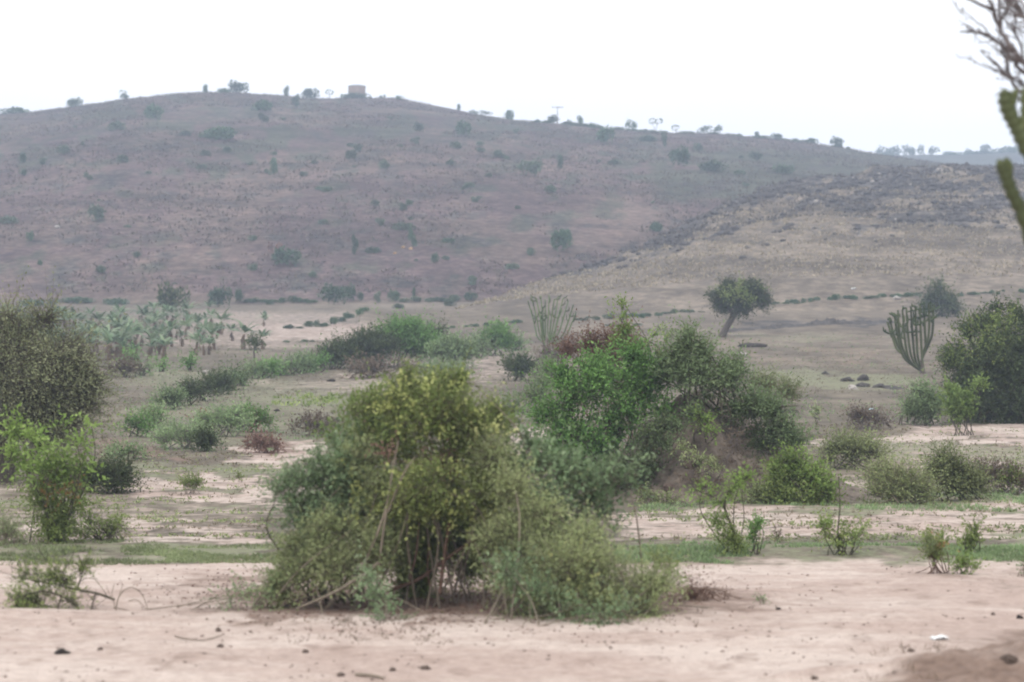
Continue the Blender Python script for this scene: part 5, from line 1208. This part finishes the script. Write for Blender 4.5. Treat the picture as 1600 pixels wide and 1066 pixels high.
def scrap(label, u, row, w, h, mat, name, cat):
    p = at(u, row); s = p[1] / F; g = np.random.default_rng(int(u)); n = 7; mb = MB()
    X, Y = np.meshgrid(np.linspace(-.5, .5, n), np.linspace(-.5, .5, n)); Z = .35 * (1 + fbm2(X * 3 + u, Y * 3, 3) * 1.5) * (1 - (2 * X) ** 2 * .6)
    V = np.stack([X * w * s, Y * w * s * .6, np.maximum(Z, .02) * h * s], -1).reshape(-1, 3)
    f = [[i * n + j, i * n + j + 1, (i + 1) * n + j + 1, (i + 1) * n + j] for i in range(n - 1) for j in range(n - 1)]
    mb.add(V + np.array([0, 0, .004]), f); lo = V.copy(); lo[:, 2] *= .5; mb.add(lo, [q[::-1] for q in f])
    o = link(name, mb.mesh(name, smooth=True), M[mat], None, p); o.rotation_euler = (0, 0, .3); tag(o, label, cat)
scrap('crumpled white scrap lying on the sand at the lower right', 1470, 1001, 26, 14, 'paper', 'paper_scrap', 'litter')
scrap('tiny pale blue scrap of plastic on the flat before the dark bush', 1362, 641, 8, 6, 'bluebag', 'plastic_scrap', 'litter')
scrap('tiny white scrap on the right-hand slope above the low line', 1334, 452, 7, 6, 'paper', 'paper_scrap', 'litter')

# ------------------------------------------------------------------ stuff: grass, weeds, gravel
def grass_patch(name, label, n, us, rows, h, w, mat, seed, bl=5, lean=.5, nz=None, flat=False):
    g = np.random.default_rng(seed)
    u = g.uniform(*us, n); r = g.uniform(*rows, n) if not callable(rows) else rows(u, g)
    dd = CAMZ * F / np.maximum(r - HOR, 1.0)
    P = np.empty((0, 3))
    # turn rows into ground points with a few fixed-point steps on the real terrain
    for _ in range(14):
        x = (u - 800) / F * dd
        dd = dd * .5 + .5 * np.clip((CAMZ - gz(x, dd)) * F / np.maximum(r - HOR, 4.0), 8, 400)
    x = (u - 800) / F * dd; z = gz(x, dd)
    keep = np.abs(HOR - (z - CAMZ) / dd * F - r) < 6
    if nz is not None: keep &= fbm2(x * nz[0], dd * nz[1], 3) > nz[2]
    if name in ('dry_grass', 'low_weeds') and rows.__class__.__name__ == 'function': keep &= ground_masks(x, dd)['sand'] < .4
    x, dd, z = x[keep], dd[keep], z[keep]
    m = len(x)
    q = np.repeat(np.stack([x, dd, z - .01], -1), bl, 0) + g.normal(size=(m * bl, 3)) * np.array([h * .35, h * .35, 0])
    dr = np.array([0, 0, 1.0]) + g.normal(size=(m * bl, 3)) * lean * np.array([1, 1, .2])
    mb = MB(); leaves(mb, q, dr, h * (.5 + g.random(m * bl)), w, g)
    o = link(name, mb.mesh(name), M[mat]); tag(o, label, 'grass', None, 'stuff')
grass_patch('grass', 'short bright green grass strip between the sapling and the thicket', 2600, (190, 450), (852, 881), .035, .012, 'grass', 1, nz=(.7, 1.4, -.1))
grass_patch('grass', 'dull green grass strip under the saplings at right', 4200, (960, 1640), (848, 882), .045, .014, 'grey', 2, nz=(.8, 1.2, .05))
grass_patch('grass', 'patchy grass at the foot of the mound', 2200, (1000, 1640), (766, 800), .06, .016, 'grey', 3, nz=(.6, .8, .06))
grass_patch('grass', 'sparse grass under the thorn tree and sapling', 1500, (-40, 240), (846, 884), .05, .013, 'grass', 4, nz=(.7, .9, .05))
grass_patch('dry_grass', 'dry straw-coloured grass sprinkled over the flat', 26000, (-100, 1700), lambda u, g: 498 + 230 * g.random(len(u)) ** 1.2, .075, .03, 'straw', 5, 3, 1.1, (.15, .1, -.15))
grass_patch('low_weeds', 'low grey-green weeds sprinkled over the flat', 12000, (-100, 1700), lambda u, g: 505 + 200 * g.random(len(u)) ** 1.2, .08, .035, 'grey', 6, 3, 1.1, (.12, .08, .02))
grass_patch('low_weeds', 'olive weeds behind the left shoulder of the budding shrub', 240, (425, 580), lambda u, g: 628 + 5 * g.normal(size=len(u)) - (u - 430) * .05,   .15, .05, 'olive', 7, 4, .9, (.35, .25, -.1))
grass_patch('low_weeds', 'scattered low green weeds on the sandy ground left of the thicket', 3600, (-60, 500), (705, 846), .05, .022, 'sage', 10, 4, .9, nz=(.5, 1.3, .04))
grass_patch('low_weeds', 'scattered low green weeds on the sandy ground right of the mound', 4200, (980, 1660), (668, 846), .055, .024, 'sage', 11, 4, .9, nz=(.5, 1.3, .06))
grass_patch('dry_grass', 'pale dry stubble on the sandy ground behind the saplings', 5000, (-60, 1660), (690, 846), .05, .018, 'straw', 12, 4, .9, nz=(.5, 1.1, .0))
grass_patch('dry_grass', 'dry tufts on the dirt ridge at the lower right corner', 50, (1330, 1640), (1010, 1066), .07, .006, 'dry', 8, 7, .6, (1.2, 1.2, -.05))
grass_patch('dry_grass', 'sparse dry tufts on the sand near the budding shrub', 500, (300, 1100), (905, 1010), .05, .007, 'dry', 9, 5, .9, (.8, .8, .05))
def hill_scrub():
    g = np.random.default_rng(17); mb = MB()
    n = 26000; dd = g.uniform(244, 640, n); u = g.uniform(-150, 1700, n); x = (u - 800) / F * dd; z = gz(x, dd)
    keep = fbm2(x / 14, dd / 22, 4) > -.12
    x, dd, z = x[keep], dd[keep], z[keep]; m = len(x); b = 5
    q = np.repeat(np.stack([x, dd, z], -1), b, 0) + g.normal(size=(m * b, 3)) * np.array([.45, .45, .05])
    leaves(mb, q, np.array([0, 0, .8]) + g.normal(size=(m * b, 3)) * .8, .25 + .35 * g.random(m * b), .17, g)
    return mb
o = link('dry_scrub', hill_scrub().mesh('dry_scrub'), foliage_mat('hill_scrub', [(.075, .060, .052), (.125, .102, .088), (.130, .122, .094), (.210, .172, .145)], .1, .8)); tag(o, 'dry low scrub and grass covering the far hillside', 'scrub', None, 'stuff')
def spur_cover(kind):
    g = np.random.default_rng(23 if kind == 'stone' else 29); mb = MB()
    n = 60000; dd = g.uniform(186, 352, n); u = g.uniform(640, 1720, n); x = (u - 800) / F * dd
    val, hill, spur, d_, u_ = Zparts(x, dd)
    mk = ground_masks(x, dd)
    sd = np.interp(u, SPU_U, SPU_D)
    if kind == 'stone': keep = (mk['rocky'] > .55) & (dd < sd + 3) & (g.random(n) < .16)
    else: keep = (mk['rocky'] < .6) & (dd < sd + 2) & (g.random(n) < .22) & (dd > 200)
    x, dd = x[keep], dd[keep]; z = gz(x, dd); m = len(x)
    if kind == 'stone':
        o8 = np.array([[1, 0, 0], [-1, 0, 0], [0, 1, 0], [0, -1, 0], [0, 0, 1], [0, 0, -1]], float); f8 = np.array([[0, 2, 4], [2, 1, 4], [1, 3, 4], [3, 0, 4], [2, 0, 5], [1, 2, 5], [3, 1, 5], [0, 3, 5]])
        sz = .12 + .38 * g.random(m) ** 2.5
        v = o8[None] * (1 + .35 * g.normal(size=(m, 6, 1))) * sz[:, None, None] * np.array([1.3, 1.1, .75]) + np.stack([x, dd, z + sz * .15], -1)[:, None]
        mb.add(v.reshape(-1, 3), (f8[None] + (np.arange(m) * 6)[:, None, None]).reshape(-1, 3), np.repeat(g.random(m), 6))
    else:
        b = 4; q = np.repeat(np.stack([x, dd, z], -1), b, 0) + g.normal(size=(m * b, 3)) * np.array([.3, .3, .03])
        leaves(mb, q, np.array([0, 0, .7]) + g.normal(size=(m * b, 3)) * .8, .18 + .25 * g.random(m * b), .12, g)
    return mb
o = link('rubble', spur_cover('stone').mesh('rubble'), M['rock']); tag(o, 'dark loose rubble covering the stony bands of the right-hand spur', 'rubble', None, 'stuff')
o = link('dry_grass', spur_cover('tuft').mesh('dry_grass'), M['straw']); tag(o, 'straw-coloured grass between the stony bands of the spur', 'grass', None, 'stuff')
def litter():
    g = np.random.default_rng(37); mb = MB(); n = 5200
    u = 700 + 190 * g.normal(size=n); r = 925 + 26 * g.normal(size=n); r = np.clip(r, 880, 1050); dd = CAMZ * F / (r - HOR)
    for _ in range(12):
        x = (u - 800) / F * dd; dd = dd * .5 + .5 * (CAMZ - gz(x, dd)) * F / (r - HOR)
    x = (u - 800) / F * dd; z = gz(x, dd)
    leaves(mb, np.stack([x, dd, z + .008], -1), g.normal(size=(n, 3)) * np.array([1, 1, .25]), .02 + .03 * g.random(n), .015, g)
    return mb
o = link('leaf_litter', litter().mesh('leaf_litter'), M['red']); tag(o, 'reddish brown leaf litter on the soil under the thicket', 'leaf litter', None, 'stuff')
def gravel():
    g = np.random.default_rng(5); mb = MB(); n = 1900
    r = 890 + 190 * g.random(n); u = g.uniform(-60, 1660, n); dd = CAMZ * F / (r - HOR)
    for _ in range(12):
        x = (u - 800) / F * dd; dd = dd * .5 + .5 * (CAMZ - gz(x, dd)) * F / (r - HOR)
    x = (u - 800) / F * dd; keep = fbm2(x * .9, dd * .9, 3) > -.05; x, dd = x[keep], dd[keep]; z = gz(x, dd); m = len(x)
    o8 = np.array([[1, 0, 0], [-1, 0, 0], [0, 1, 0], [0, -1, 0], [0, 0, 1], [0, 0, -1]], float); f8 = np.array([[0, 2, 4], [2, 1, 4], [1, 3, 4], [3, 0, 4], [2, 0, 5], [1, 2, 5], [3, 1, 5], [0, 3, 5]])
    sz = .004 + .010 * g.random(m) ** 3
    v = o8[None] * (1 + .35 * g.normal(size=(m, 6, 1))) * sz[:, None, None] * np.array([1.2, 1.2, .7]) + np.stack([x, dd, z + sz * .2], -1)[:, None]
    mb.add(v.reshape(-1, 3), (f8[None] + (np.arange(m) * 6)[:, None, None]).reshape(-1, 3), np.repeat(g.random(m), 6))
    return mb
o = link('gravel', gravel().mesh('gravel'), M['clod']); tag(o, 'small brown clods and pebbles scattered over the foreground sand', 'gravel', None, 'stuff')


# ------------------------------------------------------------------ air, sky, light
def build_haze():
    m, t = nt('valley_haze')
    v = nd(t, 'ShaderNodeVolumePrincipled')
    v.inputs['Color'].default_value = (.66, .78, 1.0, 1)
    v.inputs['Density'].default_value = .00074
    v.inputs['Anisotropy'].default_value = 0.0
    o = nd(t, 'ShaderNodeOutputMaterial'); t.links.new(v.outputs[0], o.inputs['Volume'])
    x, y0, y1, z0, z1 = 1500, -60, 1420, -110, 110
    c = np.array([[a, b, e] for e in (z0, z1) for b in (y0, y1) for a in (-x, x)], float)
    f = np.array([[0, 2, 3, 1], [4, 5, 7, 6], [0, 1, 5, 4], [2, 6, 7, 3], [0, 4, 6, 2], [1, 3, 7, 5]])
    mb = MB(); mb.add(c, f)
    h = link('haze', mb.mesh('haze'), m)
    tag(h, None, None, None, 'stuff')
build_haze()

SUN_EL, SUN_AZ = math.radians(58), math.radians(205)     # sun behind the camera, a little to the left, veiled by cloud
def build_light():
    w = bpy.data.worlds.new('World'); scn.world = w; w.use_nodes = True
    t = w.node_tree; t.nodes.clear(); L = t.links
    sky = nd(t, 'ShaderNodeTexSky', sky_type='NISHITA'); sky.sun_disc = False
    sky.sun_elevation = SUN_EL; sky.sun_rotation = SUN_AZ; sky.dust_density = 3.0; sky.air_density = 1.2
    tc = nd(t, 'ShaderNodeTexCoord')
    no = nd(t, 'ShaderNodeTexNoise'); no.inputs['Scale'].default_value = 2.2; no.inputs['Detail'].default_value = 5
    L.new(tc.outputs['Generated'], no.inputs['Vector'])
    rp = ramp(t, [(.3, (10.4, 10.3, 10.2)), (.7, (12.6, 12.5, 12.4))])
    L.new(no.outputs[0], rp.inputs[0])
    mx = nd(t, 'ShaderNodeMix', data_type='RGBA'); mx.inputs[0].default_value = .9
    L.new(sky.outputs[0], mx.inputs[6]); L.new(rp.outputs[0], mx.inputs[7])
    bg = nd(t, 'ShaderNodeBackground'); bg.inputs[1].default_value = .12
    L.new(mx.outputs[2], bg.inputs[0])
    o = nd(t, 'ShaderNodeOutputWorld'); L.new(bg.outputs[0], o.inputs[0])
    sd = bpy.data.lights.new('sun', 'SUN'); sd.energy = 1.3; sd.angle = math.radians(14); sd.color = (1, .965, .91)
    so = bpy.data.objects.new('sun', sd); COL.objects.link(so)
    # direction TO the sun
    az = SUN_AZ
    v = (math.sin(az) * math.cos(SUN_EL), math.cos(az) * math.cos(SUN_EL), math.sin(SUN_EL))
    from mathutils import Vector
    so.rotation_euler = Vector(v).to_track_quat('Z', 'Y').to_euler()
    so.location = (0, -20, 60)
build_light()

cd = bpy.data.cameras.new('camera'); cam = bpy.data.objects.new('camera', cd); COL.objects.link(cam)
cam.location = (0, 0, CAMZ)
cam.rotation_euler = (PI / 2 - math.atan((533 - HOR) / F), 0, 0)
cd.sensor_width = 36; cd.lens = F / 1600 * 36
cd.clip_end = 5000; cd.clip_start = .1
cd.dof.use_dof = True; cd.dof.focus_distance = 44; cd.dof.aperture_fstop = 2.1
scn.camera = cam
scn.cycles.use_denoising = True
scn.cycles.max_bounces = 6; scn.cycles.diffuse_bounces = 3; scn.cycles.volume_bounces = 1
scn.cycles.filter_width = 2.0
vs = scn.view_settings
vs.view_transform = 'Standard'; vs.look = 'None'; vs.gamma = 1; vs.exposure = 0.30; vs.use_curve_mapping = False
